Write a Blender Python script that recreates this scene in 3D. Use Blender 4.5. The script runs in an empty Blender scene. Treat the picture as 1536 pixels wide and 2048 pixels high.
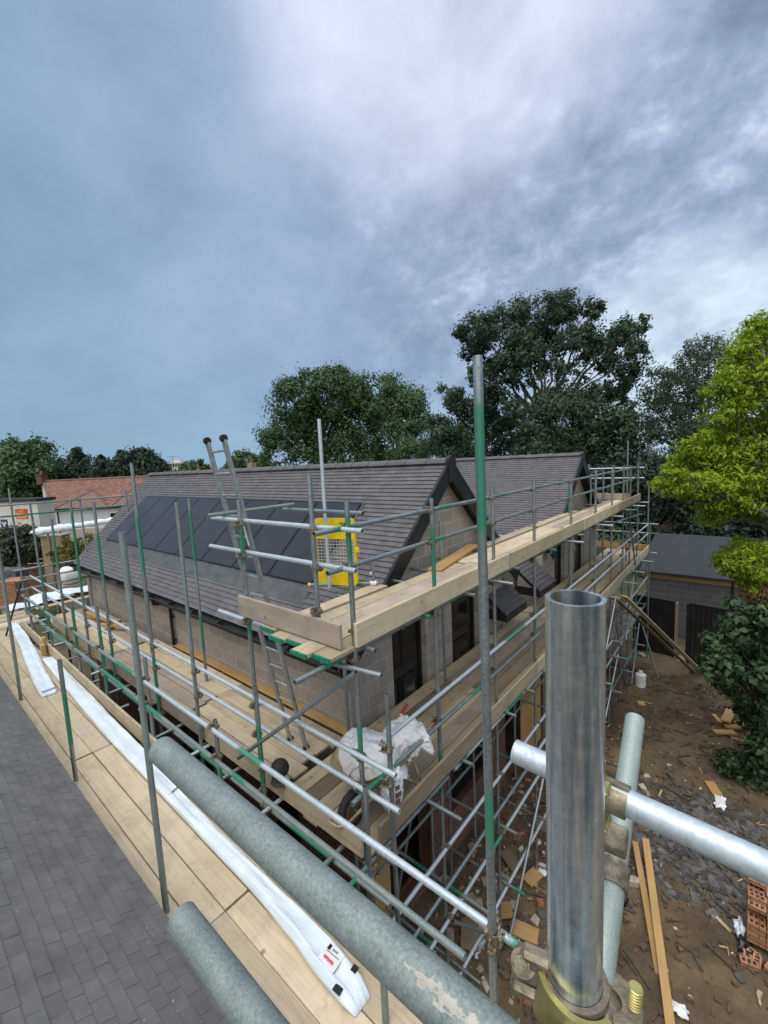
import bpy, math, random
import numpy as np
from mathutils import Vector, Matrix
random.seed(7); RNG = np.random.default_rng(7)
S = bpy.context.scene; COL = S.collection; PI = math.pi

# ------------------------------------------------------------------ camera
CAM = Vector((0, 0, 7.6))
FPX, CX, CY = 857.3, 768.0, 1024.0            # focal length and centre for a 1536 x 2048 picture
pit, rol, yaw = 0.114441, -0.0471079, 0.699132
def _cam_axes():
    cp, sp, cr, sr = math.cos(pit), math.sin(pit), math.cos(rol), math.sin(rol)
    R = Matrix(((cr, -sr, 0), (sr, cr, 0), (0, 0, 1))) @ Matrix(((1, 0, 0), (0, cp, -sp), (0, sp, cp)))
    left = R @ Vector((-math.cos(yaw), 0, math.sin(yaw))); yw = R @ Vector((math.sin(yaw), 0, math.cos(yaw)))
    dn = R @ Vector((0, 1, 0))
    return Matrix((-left, yw, -dn))            # camera (right, down, forward) -> world
M3 = _cam_axes()
cam_data = bpy.data.cameras.new('Camera'); cam = bpy.data.objects.new('Camera', cam_data); COL.objects.link(cam)
rt, dnv, fw = M3.col[0], M3.col[1], M3.col[2]
cam.matrix_world = Matrix(((rt[0], -dnv[0], -fw[0], CAM[0]), (rt[1], -dnv[1], -fw[1], CAM[1]), (rt[2], -dnv[2], -fw[2], CAM[2]), (0, 0, 0, 1)))
cam_data.sensor_fit = 'VERTICAL'; cam_data.sensor_height = 36.0; cam_data.sensor_width = 27.0
cam_data.lens = FPX / 2048 * 36.0; cam_data.clip_start = 0.03; cam_data.clip_end = 3000
S.camera = cam
# helpers that read a real position off the survey of the photograph: a ray met with a known plane
def ray(x, y): return M3 @ Vector(((x - CX) / FPX, (y - CY) / FPX, 1.0))
def PD(x, y, d): return CAM + ray(x, y) * d
def PX(x, y, v): r = ray(x, y); return CAM + r * ((v - CAM.x) / r.x)
def PY(x, y, v): r = ray(x, y); return CAM + r * ((v - CAM.y) / r.y)
def PZ(x, y, v): r = ray(x, y); return CAM + r * ((v - CAM.z) / r.z)

# ------------------------------------------------------------------ sky, sun, exposure
SUN_DIR = Vector((0.02, -0.42, 0.90)).normalized()
S.view_settings.view_transform = 'Standard'; S.view_settings.look = 'None'
S.view_settings.exposure = 0.28; S.view_settings.gamma = 1.0
W = bpy.data.worlds.new('World'); S.world = W; W.use_nodes = True
def nd(nt, t, loc=None, **kw):
    n = nt.nodes.new(t)
    for k, v in kw.items():
        if k.startswith('i_'):
            key = k[2:]; key = int(key) if key.isdigit() else key.replace('_', ' ')
            n.inputs[key].default_value = v
        else: setattr(n, k, v)
    return n
def mth(nt, op, a, b=None, c=None, clamp=False):
    n = nt.nodes.new('ShaderNodeMath'); n.operation = op; n.use_clamp = clamp
    for i, v in enumerate((a, b, c)):
        if v is None: continue
        if isinstance(v, (int, float)): n.inputs[i].default_value = v
        else: nt.links.new(v, n.inputs[i])
    return n.outputs[0]
def vmth(nt, op, a, b=None):
    n = nt.nodes.new('ShaderNodeVectorMath'); n.operation = op
    for i, v in enumerate((a, b)):
        if v is None: continue
        if isinstance(v, (tuple, Vector)): n.inputs[i].default_value = v
        elif isinstance(v, (int, float)): n.inputs['Scale'].default_value = v
        else: nt.links.new(v, n.inputs[i])
    return n
def ramp(nt, f, stops, interp='LINEAR'):
    n = nt.nodes.new('ShaderNodeValToRGB'); n.color_ramp.interpolation = interp
    e = n.color_ramp.elements
    while len(e) < len(stops): e.new(0.5)
    for k, (p, c) in enumerate(stops):
        e[k].position = p; e[k].color = (c[0], c[1], c[2], 1) if isinstance(c, (tuple, list)) else (c, c, c, 1)
    nt.links.new(f, n.inputs[0]); return n.outputs[0]
def mixc(nt, f, a, b, mode='MIX'):
    n = nt.nodes.new('ShaderNodeMix'); n.data_type = 'RGBA'; n.blend_type = mode
    for sock, v in ((n.inputs[0], f), (n.inputs[6], a), (n.inputs[7], b)):
        if isinstance(v, (int, float)): sock.default_value = v
        elif isinstance(v, (tuple, list)): sock.default_value = (v[0], v[1], v[2], 1)
        else: nt.links.new(v, sock)
    return n.outputs[2]
def noise(nt, vec, scale, detail=4, rough=0.55, dist=0.0):
    n = nt.nodes.new('ShaderNodeTexNoise'); n.inputs['Scale'].default_value = scale
    n.inputs['Detail'].default_value = detail; n.inputs['Roughness'].default_value = rough; n.inputs['Distortion'].default_value = dist
    if vec is not None: nt.links.new(vec, n.inputs['Vector'])
    return n.outputs[0]
def build_world():
    nt = W.node_tree; nt.nodes.clear()
    out = nt.nodes.new('ShaderNodeOutputWorld'); bg = nt.nodes.new('ShaderNodeBackground')
    sky = nt.nodes.new('ShaderNodeTexSky'); sky.sky_type = 'NISHITA'; sky.sun_disc = False
    sky.sun_elevation = math.asin(SUN_DIR.z); sky.sun_rotation = math.atan2(SUN_DIR.x, SUN_DIR.y)
    tc = nt.nodes.new('ShaderNodeTexCoord'); d = tc.outputs['Generated']
    sep = nt.nodes.new('ShaderNodeSeparateXYZ'); nt.links.new(d, sep.inputs[0])
    zz = mth(nt, 'ADD', mth(nt, 'MAXIMUM', sep.outputs[2], 0.0), 0.55)
    cmb = nt.nodes.new('ShaderNodeCombineXYZ')
    nt.links.new(mth(nt, 'DIVIDE', sep.outputs[0], zz), cmb.inputs[0]); nt.links.new(mth(nt, 'DIVIDE', sep.outputs[1], zz), cmb.inputs[1])
    pv = cmb.outputs[0]
    off = lambda v, o: vmth(nt, 'ADD', v, o).outputs[0]
    big = noise(nt, off(pv, (4.3, 1.9, 0.3)), 1.9, 4, 0.5, 0.3)
    med = noise(nt, off(pv, (3.1, 7.7, 1.2)), 5.6, 12, 0.63, 0.2)
    lump = noise(nt, off(pv, (8.1, 2.7, 5.2)), 12.0, 12, 0.66, 0.15)
    def lobe(px, py, inner, outer): return vlobe(ray(px, py), inner, outer)
    def vlobe(t, inner, outer):                # 1 in that part of the sky, 0 away from it
        t = Vector(t).normalized()
        dt = vmth(nt, 'DOT_PRODUCT', d, tuple(t)).outputs['Value']
        mr = nt.nodes.new('ShaderNodeMapRange'); mr.interpolation_type = 'SMOOTHSTEP'
        mr.inputs[1].default_value = math.cos(math.radians(outer)); mr.inputs[2].default_value = math.cos(math.radians(inner))
        nt.links.new(dt, mr.inputs[0]); return mr.outputs[0]
    bl = mth(nt, 'ADD', mth(nt, 'MULTIPLY', big, 0.6), mth(nt, 'MULTIPLY', med, 0.4))
    base = ramp(nt, bl, [(0.34, (0.160, 0.252, 0.365)), (0.50, (0.195, 0.300, 0.425)), (0.64, (0.245, 0.345, 0.485))])
    pale = ramp(nt, bl, [(0.33, (0.215, 0.290, 0.425)), (0.46, (0.285, 0.360, 0.51)), (0.60, (0.37, 0.435, 0.59)), (0.70, (0.46, 0.51, 0.65))])
    c = mixc(nt, lobe(960, 120, 8, 50), base, pale)
    brk = ramp(nt, mth(nt, 'ADD', mth(nt, 'MULTIPLY', med, 0.55), mth(nt, 'MULTIPLY', lump, 0.45)), [(0.37, (0.165, 0.205, 0.315)), (0.46, (0.220, 0.280, 0.405)), (0.53, (0.285, 0.350, 0.490)), (0.59, (0.39, 0.455, 0.59)), (0.67, (0.58, 0.64, 0.75))])
    c = mixc(nt, mth(nt, 'MULTIPLY', lobe(1430, 300, 18, 45), 0.95), c, brk)
    c = mixc(nt, mth(nt, 'MULTIPLY', lobe(900, -110, 2, 22), mth(nt, 'MULTIPLY_ADD', bl, 2.4, -0.45, clamp=True)), c, (0.65, 0.68, 0.80))
    c = mixc(nt, mth(nt, 'MULTIPLY', lobe(1400, 770, 3, 17), mth(nt, 'MULTIPLY_ADD', med, 2.2, -0.25, clamp=True)), c, (0.60, 0.70, 0.79))
    zen = nt.nodes.new('ShaderNodeMapRange'); zen.inputs[1].default_value = 0.83; zen.inputs[2].default_value = 0.95
    nt.links.new(sep.outputs[2], zen.inputs[0])
    c = mixc(nt, zen.outputs[0], c, (1.75, 1.78, 1.85))
    behind = vlobe((0.45, -0.75, 0.48), 18, 62)  # unseen bright sky area added at the photographer's back to light the scene
    c = mixc(nt, mth(nt, 'MULTIPLY', behind, 0.85), c, (1.35, 1.34, 1.32))
    hz = nt.nodes.new('ShaderNodeMapRange'); hz.inputs[1].default_value = 0.25; hz.inputs[2].default_value = 0.0; nt.links.new(sep.outputs[2], hz.inputs[0])
    c = mixc(nt, mth(nt, 'MULTIPLY', hz.outputs[0], 0.55), c, (0.225, 0.365, 0.49))
    skyc = vmth(nt, 'SCALE', sky.outputs[0], 0.08).outputs[0]
    c = mixc(nt, 0.06, c, skyc)
    nt.links.new(c, bg.inputs[0]); bg.inputs[1].default_value = 1.12
    nt.links.new(bg.outputs[0], out.inputs[0])
build_world()
sun_d = bpy.data.lights.new('Sun', 'SUN'); sun_d.energy = 1.2; sun_d.angle = math.radians(40); sun_d.color = (1.0, 0.96, 0.90)
sun = bpy.data.objects.new('Sun', sun_d); COL.objects.link(sun); sun.location = SUN_DIR * 60
sun.rotation_euler = (-SUN_DIR).to_track_quat('-Z', 'Y').to_euler()

# ------------------------------------------------------------------ materials
MATS = {}
def new_mat(name):
    m = bpy.data.materials.new(name); m.use_nodes = True; MATS[name] = m
    nt = m.node_tree; b = nt.nodes['Principled BSDF']
    tc = nt.nodes.new('ShaderNodeTexCoord')
    return m, nt, b, tc.outputs['Object']
def setb(b, rough=0.6, metal=0.0, spec=0.5):
    b.inputs['Roughness'].default_value = rough; b.inputs['Metallic'].default_value = metal
    b.inputs['Specular IOR Level'].default_value = spec
def bump(nt, b, h, strength=0.3, dist=0.01):
    n = nt.nodes.new('ShaderNodeBump'); n.inputs['Strength'].default_value = strength; n.inputs['Distance'].default_value = dist
    nt.links.new(h, n.inputs['Height']); nt.links.new(n.outputs[0], b.inputs['Normal'])
def mottled(name, c1, c2, scale=6, rough=0.7, metal=0, spec=0.4, bstr=0.15, bdist=0.01, island=0.0, detail=5, objrand=0.0, lo=0.35, hi=0.65):
    m, nt, b, v = new_mat(name); setb(b, rough, metal, spec)
    if objrand:
        oi = nt.nodes.new('ShaderNodeObjectInfo'); sc = vmth(nt, 'SCALE', vmth(nt, 'ADD', oi.outputs['Location'], (1, 2, 3)).outputs[0], 1.7).outputs[0]
        v = vmth(nt, 'ADD', v, sc).outputs[0]
    f = noise(nt, v, scale, detail)
    c = ramp(nt, f, [(lo, c1), (hi, c2)])
    if island:
        g = nt.nodes.new('ShaderNodeNewGeometry')
        k = mth(nt, 'MULTIPLY_ADD', g.outputs['Random Per Island'], 2 * island, 1 - island)
        c = vmth(nt, 'SCALE', c); 
        nt.links.new(k, c.inputs['Scale']); c = c.outputs[0]
    nt.links.new(c, b.inputs['Base Color'])
    if bstr: bump(nt, b, noise(nt, v, scale * 4, 4), bstr, bdist)
    return m
def galv(name, lo, hi, paint=(0.012, 0.19, 0.105), rough=0.42, metal=0.75, scale=1.0):
    m, nt, b, v = new_mat(name); setb(b, rough, metal, 0.5)
    f = noise(nt, v, 55 * scale, 5, 0.65); f2 = noise(nt, v, 5 * scale, 4); f3 = noise(nt, v, 260 * scale, 2)
    mixv = mth(nt, 'ADD', mth(nt, 'MULTIPLY', f, 0.75), mth(nt, 'MULTIPLY', f2, 0.25))
    scm = nt.nodes.new('ShaderNodeMapping'); scm.inputs['Scale'].default_value = (14 * scale, 150 * scale, 150 * scale); scm.inputs['Rotation'].default_value = (0, 0, 0.35); nt.links.new(v, scm.inputs[0])
    scr = ramp(nt, noise(nt, scm.outputs[0], 1.0, 3, 0.6), [(0.66, 0.0), (0.74, 1.0)])
    c = ramp(nt, mixv, [(0.36, lo), (0.66, hi)])
    spots = ramp(nt, noise(nt, v, 120 * scale, 3), [(0.70, 0.0), (0.76, 1.0)])
    c = mixc(nt, mth(nt, 'MULTIPLY', spots, 0.35), c, (0.75, 0.76, 0.74)); c = mixc(nt, mth(nt, 'MULTIPLY', scr, 0.30), c, (0.60, 0.62, 0.60))
    drk = ramp(nt, noise(nt, v, 26 * scale, 4, 0.7), [(0.60, 0.0), (0.72, 1.0)]); c = mixc(nt, mth(nt, 'MULTIPLY', drk, 0.35), c, (0.08, 0.10, 0.10))
    pale = ramp(nt, f2, [(0.56, 0.0), (0.74, 1.0)])
    c = mixc(nt, mth(nt, 'MULTIPLY', pale, 0.18), c, (0.32, 0.40, 0.37))
    at = nt.nodes.new('ShaderNodeAttribute'); at.attribute_name = 'paint'
    msk = mth(nt, 'MULTIPLY_ADD', mth(nt, 'ADD', mth(nt, 'MULTIPLY', f, 0.6), mth(nt, 'MULTIPLY', f2, 0.6)), 1.9, -1.14)
    msk = mth(nt, 'ADD', at.outputs['Fac'], msk)
    msk = mth(nt, 'MULTIPLY', ramp(nt, msk, [(0.42, 0.0), (0.72, 1.0)]), 0.9)
    c = mixc(nt, msk, c, paint)
    nt.links.new(c, b.inputs['Base Color'])
    nt.links.new(mth(nt, 'MULTIPLY', mth(nt, 'SUBTRACT', 1.0, msk), metal), b.inputs['Metallic'])
    nt.links.new(mth(nt, 'MULTIPLY_ADD', f2, 0.35, rough - 0.17), b.inputs['Roughness'])
    bump(nt, b, mth(nt, 'ADD', mth(nt, 'MULTIPLY', f3, 0.4), f), 0.10, 0.004)
    return m
galv('galvanised_steel', (0.20, 0.23, 0.24), (0.42, 0.46, 0.48))
galv('bright_galvanised_steel', (0.44, 0.50, 0.54), (0.64, 0.70, 0.74), rough=0.50, metal=0.5)
galv('weathered_galvanised_steel', (0.165, 0.20, 0.192), (0.30, 0.345, 0.33), rough=0.55, metal=0.35, scale=1.6)
galv('flecked_pale_steel', (0.24, 0.30, 0.27), (0.44, 0.50, 0.46), rough=0.5, metal=0.3, scale=5.0)
galv('scuffed_grey_steel', (0.15, 0.185, 0.178), (0.30, 0.345, 0.33), rough=0.55, metal=0.3, scale=4.2)
def streaky(name='painted_reflection_galvanised_steel'):
    m, nt, b, v = new_mat(name); setb(b, 0.26, 0.8, 0.5)
    mp = nt.nodes.new('ShaderNodeMapping'); mp.inputs['Scale'].default_value = (75, 75, 3.5); nt.links.new(v, mp.inputs[0])
    st = noise(nt, mp.outputs[0], 1.0, 5, 0.6); f = noise(nt, v, 90, 5, 0.7); big = noise(nt, v, 11, 3)
    k = mth(nt, 'ADD', mth(nt, 'MULTIPLY', st, 0.68), mth(nt, 'ADD', mth(nt, 'MULTIPLY', f, 0.22), mth(nt, 'MULTIPLY', big, 0.10)))
    c = ramp(nt, k, [(0.38, (0.20, 0.255, 0.30)), (0.5, (0.46, 0.51, 0.55)), (0.62, (0.74, 0.77, 0.80))])  # light and dark vertical reflection bands painted into the base colour
    dk = ramp(nt, noise(nt, v, 150, 3), [(0.70, 0.0), (0.74, 1.0)])
    c = mixc(nt, mth(nt, 'MULTIPLY', dk, 0.6), c, (0.05, 0.06, 0.07))
    mp2 = nt.nodes.new('ShaderNodeMapping'); mp2.inputs['Scale'].default_value = (38, 38, 2.2); nt.links.new(v, mp2.inputs[0])
    ye = ramp(nt, noise(nt, mp2.outputs[0], 1.0, 2), [(0.60, 0.0), (0.68, 1.0)])
    c = mixc(nt, mth(nt, 'MULTIPLY', ye, 0.5), c, (0.42, 0.36, 0.16))  # yellow reflection streaks mixed into the colour too
    nt.links.new(c, b.inputs['Base Color'])
    nt.links.new(mth(nt, 'MULTIPLY_ADD', k, 0.40, 0.04), b.inputs['Roughness'])
    scr = nt.nodes.new('ShaderNodeMapping'); scr.inputs['Scale'].default_value = (300, 300, 60); scr.inputs['Rotation'].default_value = (0.5, 0.3, 0); nt.links.new(v, scr.inputs[0])
    bump(nt, b, mth(nt, 'ADD', f, noise(nt, scr.outputs[0], 1.0, 3)), 0.12, 0.002)
streaky()
mottled('zinc_coupler', (0.15, 0.12, 0.085), (0.36, 0.31, 0.225), 45, 0.48, 0.6, bstr=0.4, bdist=0.003)
mottled('yellow_passivated_zinc', (0.34, 0.27, 0.09), (0.50, 0.47, 0.19), 40, 0.40, 0.7, bstr=0.2, bdist=0.002)
mottled('dark_steel', (0.04, 0.04, 0.045), (0.10, 0.10, 0.10), 30, 0.5, 0.5)
def polythene():
    m, nt, b, v = new_mat('white_polythene'); setb(b, 0.30, 0, 0.5)
    c = ramp(nt, noise(nt, v, 3, 5), [(0.3, (0.62, 0.70, 0.76)), (0.7, (0.77, 0.83, 0.87))])
    dirt = ramp(nt, noise(nt, v, 9, 6, 0.7), [(0.62, 0.0), (0.80, 1.0)]); c = mixc(nt, mth(nt, 'MULTIPLY', dirt, 0.4), c, (0.40, 0.40, 0.38))
    nt.links.new(c, b.inputs['Base Color'])
    mp = nt.nodes.new('ShaderNodeMapping'); mp.inputs['Scale'].default_value = (2.2, 26, 12); mp.inputs['Rotation'].default_value = (0, 0, 0.10); nt.links.new(v, mp.inputs[0])
    h = mth(nt, 'ADD', noise(nt, mp.outputs[0], 1.0, 4, 0.5, 1.0), mth(nt, 'MULTIPLY', noise(nt, v, 14, 4, 0.6, 1.0), 0.35))
    bump(nt, b, h, 0.55, 0.022)
def wood(name, stops, gscale=1.0, dirt=0.5, rough=0.75, along='X'):
    m, nt, b, v = new_mat(name); setb(b, rough, 0, 0.3)
    oi = nt.nodes.new('ShaderNodeObjectInfo')
    off = nt.nodes.new('ShaderNodeCombineXYZ')
    for k in range(3): nt.links.new(mth(nt, 'MULTIPLY', oi.outputs['Random'], (37, 11, 23)[k]), off.inputs[k])
    v2 = vmth(nt, 'ADD', v, off.outputs[0]).outputs[0]
    mp = nt.nodes.new('ShaderNodeMapping'); nt.links.new(v2, mp.inputs[0])
    mp.inputs['Scale'].default_value = (1.2 * gscale, 26 * gscale, 26 * gscale)
    g = noise(nt, mp.outputs[0], 1.0, 6, 0.65, 1.2)
    big = noise(nt, v2, 1.6, 4)
    k = mth(nt, 'ADD', mth(nt, 'MULTIPLY', g, 0.6), mth(nt, 'MULTIPLY', big, 0.4))
    c = ramp(nt, k, stops)
    c = mixc(nt, mth(nt, 'MULTIPLY', ramp(nt, noise(nt, v2, 7, 5, 0.7), [(0.55, 0.0), (0.78, 1.0)]), dirt), c, (0.13, 0.10, 0.065))
    kn = nt.nodes.new('ShaderNodeTexVoronoi'); kn.inputs['Scale'].default_value = 3.3; nt.links.new(v2, kn.inputs['Vector'])
    c = mixc(nt, mth(nt, 'MULTIPLY', ramp(nt, kn.outputs['Distance'], [(0.04, 1.0), (0.09, 0.0)]), 0.7), c, (0.15, 0.09, 0.04))
    st = ramp(nt, noise(nt, v2, 2.4, 6, 0.65), [(0.50, 0.0), (0.66, 1.0)])
    c = mixc(nt, mth(nt, 'MULTIPLY', st, min(0.55, dirt * 0.9)), c, (0.25, 0.215, 0.17))
    mp3 = nt.nodes.new('ShaderNodeMapping'); nt.links.new(v2, mp3.inputs[0]); mp3.inputs['Scale'].default_value = (0.9, 75, 75)
    ck = ramp(nt, noise(nt, mp3.outputs[0], 1.0, 3, 0.5, 0.4), [(0.68, 0.0), (0.73, 1.0)])
    c = mixc(nt, mth(nt, 'MULTIPLY', ck, 0.55), c, (0.10, 0.075, 0.05))
    br = mth(nt, 'MULTIPLY_ADD', oi.outputs['Random'], 0.40, 0.79)
    sc = vmth(nt, 'SCALE', c); nt.links.new(br, sc.inputs['Scale'])
    nt.links.new(sc.outputs[0], b.inputs['Base Color']); bump(nt, b, g, 0.35, 0.004)
wood('board_timber', [(0.30, (0.30, 0.235, 0.15)), (0.5, (0.44, 0.36, 0.24)), (0.70, (0.54, 0.46, 0.33))])
wood('pale_board_timber', [(0.30, (0.42, 0.33, 0.215)), (0.5, (0.55, 0.45, 0.31)), (0.70, (0.64, 0.55, 0.42))], dirt=0.35)
wood('grey_board_timber', [(0.30, (0.24, 0.19, 0.15)), (0.5, (0.37, 0.30, 0.24)), (0.70, (0.47, 0.40, 0.33))], dirt=0.6)
wood('new_yellow_timber', [(0.30, (0.36, 0.22, 0.08)), (0.5, (0.46, 0.29, 0.115)), (0.70, (0.54, 0.36, 0.16))], dirt=0.15)
wood('orange_plywood', [(0.30, (0.38, 0.20, 0.06)), (0.5, (0.46, 0.27, 0.10)), (0.70, (0.52, 0.36, 0.18))], dirt=0.2)
wood('dirty_board_timber', [(0.30, (0.15, 0.11, 0.075)), (0.5, (0.23, 0.175, 0.12)), (0.70, (0.31, 0.25, 0.18))], dirt=0.8)
mottled('green_paint', (0.0, 0.13, 0.07), (0.02, 0.24, 0.13), 30, 0.5, bstr=0.3)
def wallmat(name, c1, c2, mortar, bw, bh, ms, nscale=9, dark=0.4, rough=0.9, off=0.5):
    m, nt, b, v = new_mat(name); setb(b, rough, 0, 0.2)
    g = nt.nodes.new('ShaderNodeNewGeometry'); sp = nt.nodes.new('ShaderNodeSeparateXYZ'); nt.links.new(g.outputs['Position'], sp.inputs[0])
    sn = nt.nodes.new('ShaderNodeSeparateXYZ'); nt.links.new(g.outputs['True Normal'], sn.inputs[0])
    fx = mth(nt, 'GREATER_THAN', mth(nt, 'ABSOLUTE', sn.outputs[0]), mth(nt, 'ABSOLUTE', sn.outputs[1]))
    u = mth(nt, 'ADD', mth(nt, 'MULTIPLY', sp.outputs[1], fx), mth(nt, 'MULTIPLY', sp.outputs[0], mth(nt, 'SUBTRACT', 1.0, fx)))
    cb = nt.nodes.new('ShaderNodeCombineXYZ'); nt.links.new(u, cb.inputs[0]); nt.links.new(mth(nt, 'ADD', sp.outputs[2], 0.05), cb.inputs[1])
    br = nt.nodes.new('ShaderNodeTexBrick'); nt.links.new(cb.outputs[0], br.inputs['Vector'])
    br.inputs['Color1'].default_value = (*c1, 1); br.inputs['Color2'].default_value = (*c2, 1); br.inputs['Mortar'].default_value = (*mortar, 1)
    br.inputs['Scale'].default_value = 1.0; br.inputs['Brick Width'].default_value = bw; br.inputs['Row Height'].default_value = bh
    br.inputs['Mortar Size'].default_value = ms; br.inputs['Mortar Smooth'].default_value = 0.15; br.inputs['Bias'].default_value = 0.0; br.offset = off
    f = noise(nt, g.outputs['Position'], nscale, 6, 0.7); f2 = noise(nt, g.outputs['Position'], 0.9, 4)
    k = mth(nt, 'MULTIPLY_ADD', mth(nt, 'ADD', mth(nt, 'MULTIPLY', f, 0.6), mth(nt, 'MULTIPLY', f2, 0.4)), 2 * dark, 1 - dark)
    sc = vmth(nt, 'SCALE', br.outputs['Color']); nt.links.new(k, sc.inputs['Scale'])
    nt.links.new(sc.outputs[0], b.inputs['Base Color'])
    h = mth(nt, 'ADD', mth(nt, 'MULTIPLY', mth(nt, 'SUBTRACT', 1.0, br.outputs['Fac']), 1.0), mth(nt, 'MULTIPLY', noise(nt, g.outputs['Position'], 60, 3), 0.5))
    bump(nt, b, h, 0.5, 0.008)
wallmat('concrete_block', (0.40, 0.355, 0.305), (0.295, 0.265, 0.235), (0.45, 0.395, 0.335), 0.45, 0.225, 0.013, dark=0.5)
wallmat('grey_block', (0.115, 0.115, 0.112), (0.088, 0.088, 0.09), (0.14, 0.14, 0.135), 0.45, 0.225, 0.012)
wallmat('red_brick', (0.17, 0.065, 0.04), (0.11, 0.045, 0.03), (0.17, 0.15, 0.125), 0.225, 0.075, 0.010)
wallmat('orange_brick', (0.40, 0.21, 0.12), (0.31, 0.15, 0.085), (0.12, 0.07, 0.05), 0.225, 0.075, 0.006)
wallmat('stock_brick', (0.33, 0.25, 0.15), (0.26, 0.19, 0.11), (0.30, 0.26, 0.2), 0.225, 0.075, 0.010)
def tilemat(name, c1, c2, specks=0.0, isl=0.22):
    m, nt, b, v = new_mat(name); setb(b, 0.62, 0, 0.35)
    f = noise(nt, v, 5, 5, 0.6)
    c = ramp(nt, f, [(0.33, c1), (0.67, c2)])
    g = nt.nodes.new('ShaderNodeNewGeometry')
    k = mth(nt, 'MULTIPLY_ADD', g.outputs['Random Per Island'], 2 * isl, 1 - isl)
    sc = vmth(nt, 'SCALE', c); nt.links.new(k, sc.inputs['Scale']); c = sc.outputs[0]
    if specks:
        sm = ramp(nt, noise(nt, v, 38, 2, 0.4), [(0.725, 0.0), (0.76, 1.0)]); patch = ramp(nt, noise(nt, v, 2.2, 2), [(0.46, 0.0), (0.62, 1.0)])
        c = mixc(nt, mth(nt, 'MULTIPLY', mth(nt, 'MULTIPLY', sm, patch), specks), c, (0.42, 0.41, 0.40))
    nt.links.new(c, b.inputs['Base Color']); bump(nt, b, noise(nt, v, 160, 3), 0.25, 0.004)
tilemat('dark_plain_tile', (0.098, 0.092, 0.097), (0.135, 0.126, 0.132), 0, 0.10)
mottled('dried_cement', (0.36, 0.34, 0.29), (0.50, 0.47, 0.41), 60, 0.95, bstr=0.4)
tilemat('near_dark_tile', (0.112, 0.105, 0.104), (0.160, 0.151, 0.149), 1.0, 0.065)
tilemat('red_clay_tile', (0.17, 0.082, 0.062), (0.27, 0.135, 0.105), 0, 0.25)
tilemat('brown_clay_tile', (0.13, 0.075, 0.06), (0.20, 0.12, 0.10), 0, 0.25)
tilemat('black_lead_sheet', (0.06, 0.065, 0.068), (0.10, 0.105, 0.11), 0, 0.1)
def solar():
    m, nt, b, v = new_mat('solar_glass'); setb(b, 0.30, 0, 0.16)
    f = noise(nt, v, 2, 2); c = ramp(nt, f, [(0.3, (0.034, 0.035, 0.043)), (0.7, (0.044, 0.045, 0.055))])
    nt.links.new(c, b.inputs['Base Color'])
solar()
mottled('black_plastic', (0.008, 0.009, 0.010), (0.016, 0.017, 0.018), 20, 0.38, spec=0.5, bstr=0.02)
mottled('black_fascia', (0.010, 0.011, 0.012), (0.020, 0.021, 0.022), 8, 0.45, bstr=0.02)
mottled('felt_roof', (0.027, 0.031, 0.035), (0.038, 0.043, 0.047), 3, 0.8, bstr=0.15)
mottled('black_board_fence', (0.004, 0.005, 0.005), (0.010, 0.011, 0.011), 3, 0.75)
mottled('dark_glass', (0.006, 0.007, 0.008), (0.012, 0.013, 0.014), 2, 0.08, spec=0.6, bstr=0)
mottled('dark_interior', (0.012, 0.011, 0.010), (0.035, 0.031, 0.028), 2.5, 0.9)
polythene()
mottled('white_sack', (0.62, 0.63, 0.64), (0.80, 0.80, 0.80), 6, 0.55, bstr=0.35, bdist=0.02)
mottled('white_render', (0.58, 0.59, 0.57), (0.70, 0.70, 0.68), 2.5, 0.85)
mottled('cream_render', (0.55, 0.50, 0.44), (0.66, 0.61, 0.55), 2.5, 0.85)
mottled('white_paint', (0.70, 0.70, 0.69), (0.80, 0.80, 0.79), 8, 0.5, bstr=0.05)
mottled('yellow_paint', (0.66, 0.46, 0.005), (0.78, 0.58, 0.01), 14, 0.42, bstr=0.1)
mottled('cream_mesh_steel', (0.42, 0.39, 0.30), (0.55, 0.52, 0.42), 20, 0.5)
mottled('aluminium', (0.34, 0.36, 0.36), (0.52, 0.54, 0.53), 18, 0.42, 0.7, bstr=0.1)
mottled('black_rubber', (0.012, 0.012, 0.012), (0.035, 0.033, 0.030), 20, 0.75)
mottled('dusty_tan_paint', (0.32, 0.24, 0.13), (0.46, 0.37, 0.23), 10, 0.7)
mottled('rusty_brown_steel', (0.10, 0.06, 0.04), (0.22, 0.14, 0.10), 12, 0.7)
mottled('red_plastic', (0.42, 0.03, 0.02), (0.55, 0.05, 0.03), 20, 0.5, bstr=0.05)
mottled('orange_sign', (0.62, 0.14, 0.03), (0.70, 0.18, 0.05), 10, 0.5, bstr=0)
mottled('sign_red', (0.60, 0.045, 0.03), (0.66, 0.06, 0.04), 10, 0.5, bstr=0)
mottled('sign_yellow', (0.80, 0.45, 0.08), (0.85, 0.5, 0.1), 10, 0.5, bstr=0)
mottled('sign_navy', (0.015, 0.03, 0.10), (0.02, 0.04, 0.13), 10, 0.5, bstr=0)
mottled('print_red', (0.5, 0.06, 0.10), (0.6, 0.10, 0.14), 10, 0.5, bstr=0)
mottled('print_grey', (0.22, 0.23, 0.30), (0.30, 0.31, 0.38), 10, 0.5, bstr=0)
mottled('flat_concrete', (0.40, 0.33, 0.28), (0.52, 0.45, 0.39), 0.3, 0.9)
mottled('brown_fence_wood', (0.20, 0.085, 0.05), (0.30, 0.14, 0.09), 4, 0.8)
mottled('pale_rubble', (0.28, 0.24, 0.19), (0.44, 0.40, 0.33), 9, 0.9, island=0.35)
mottled('slate_shard', (0.060, 0.056, 0.053), (0.115, 0.108, 0.102), 9, 0.7, island=0.45)
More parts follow.
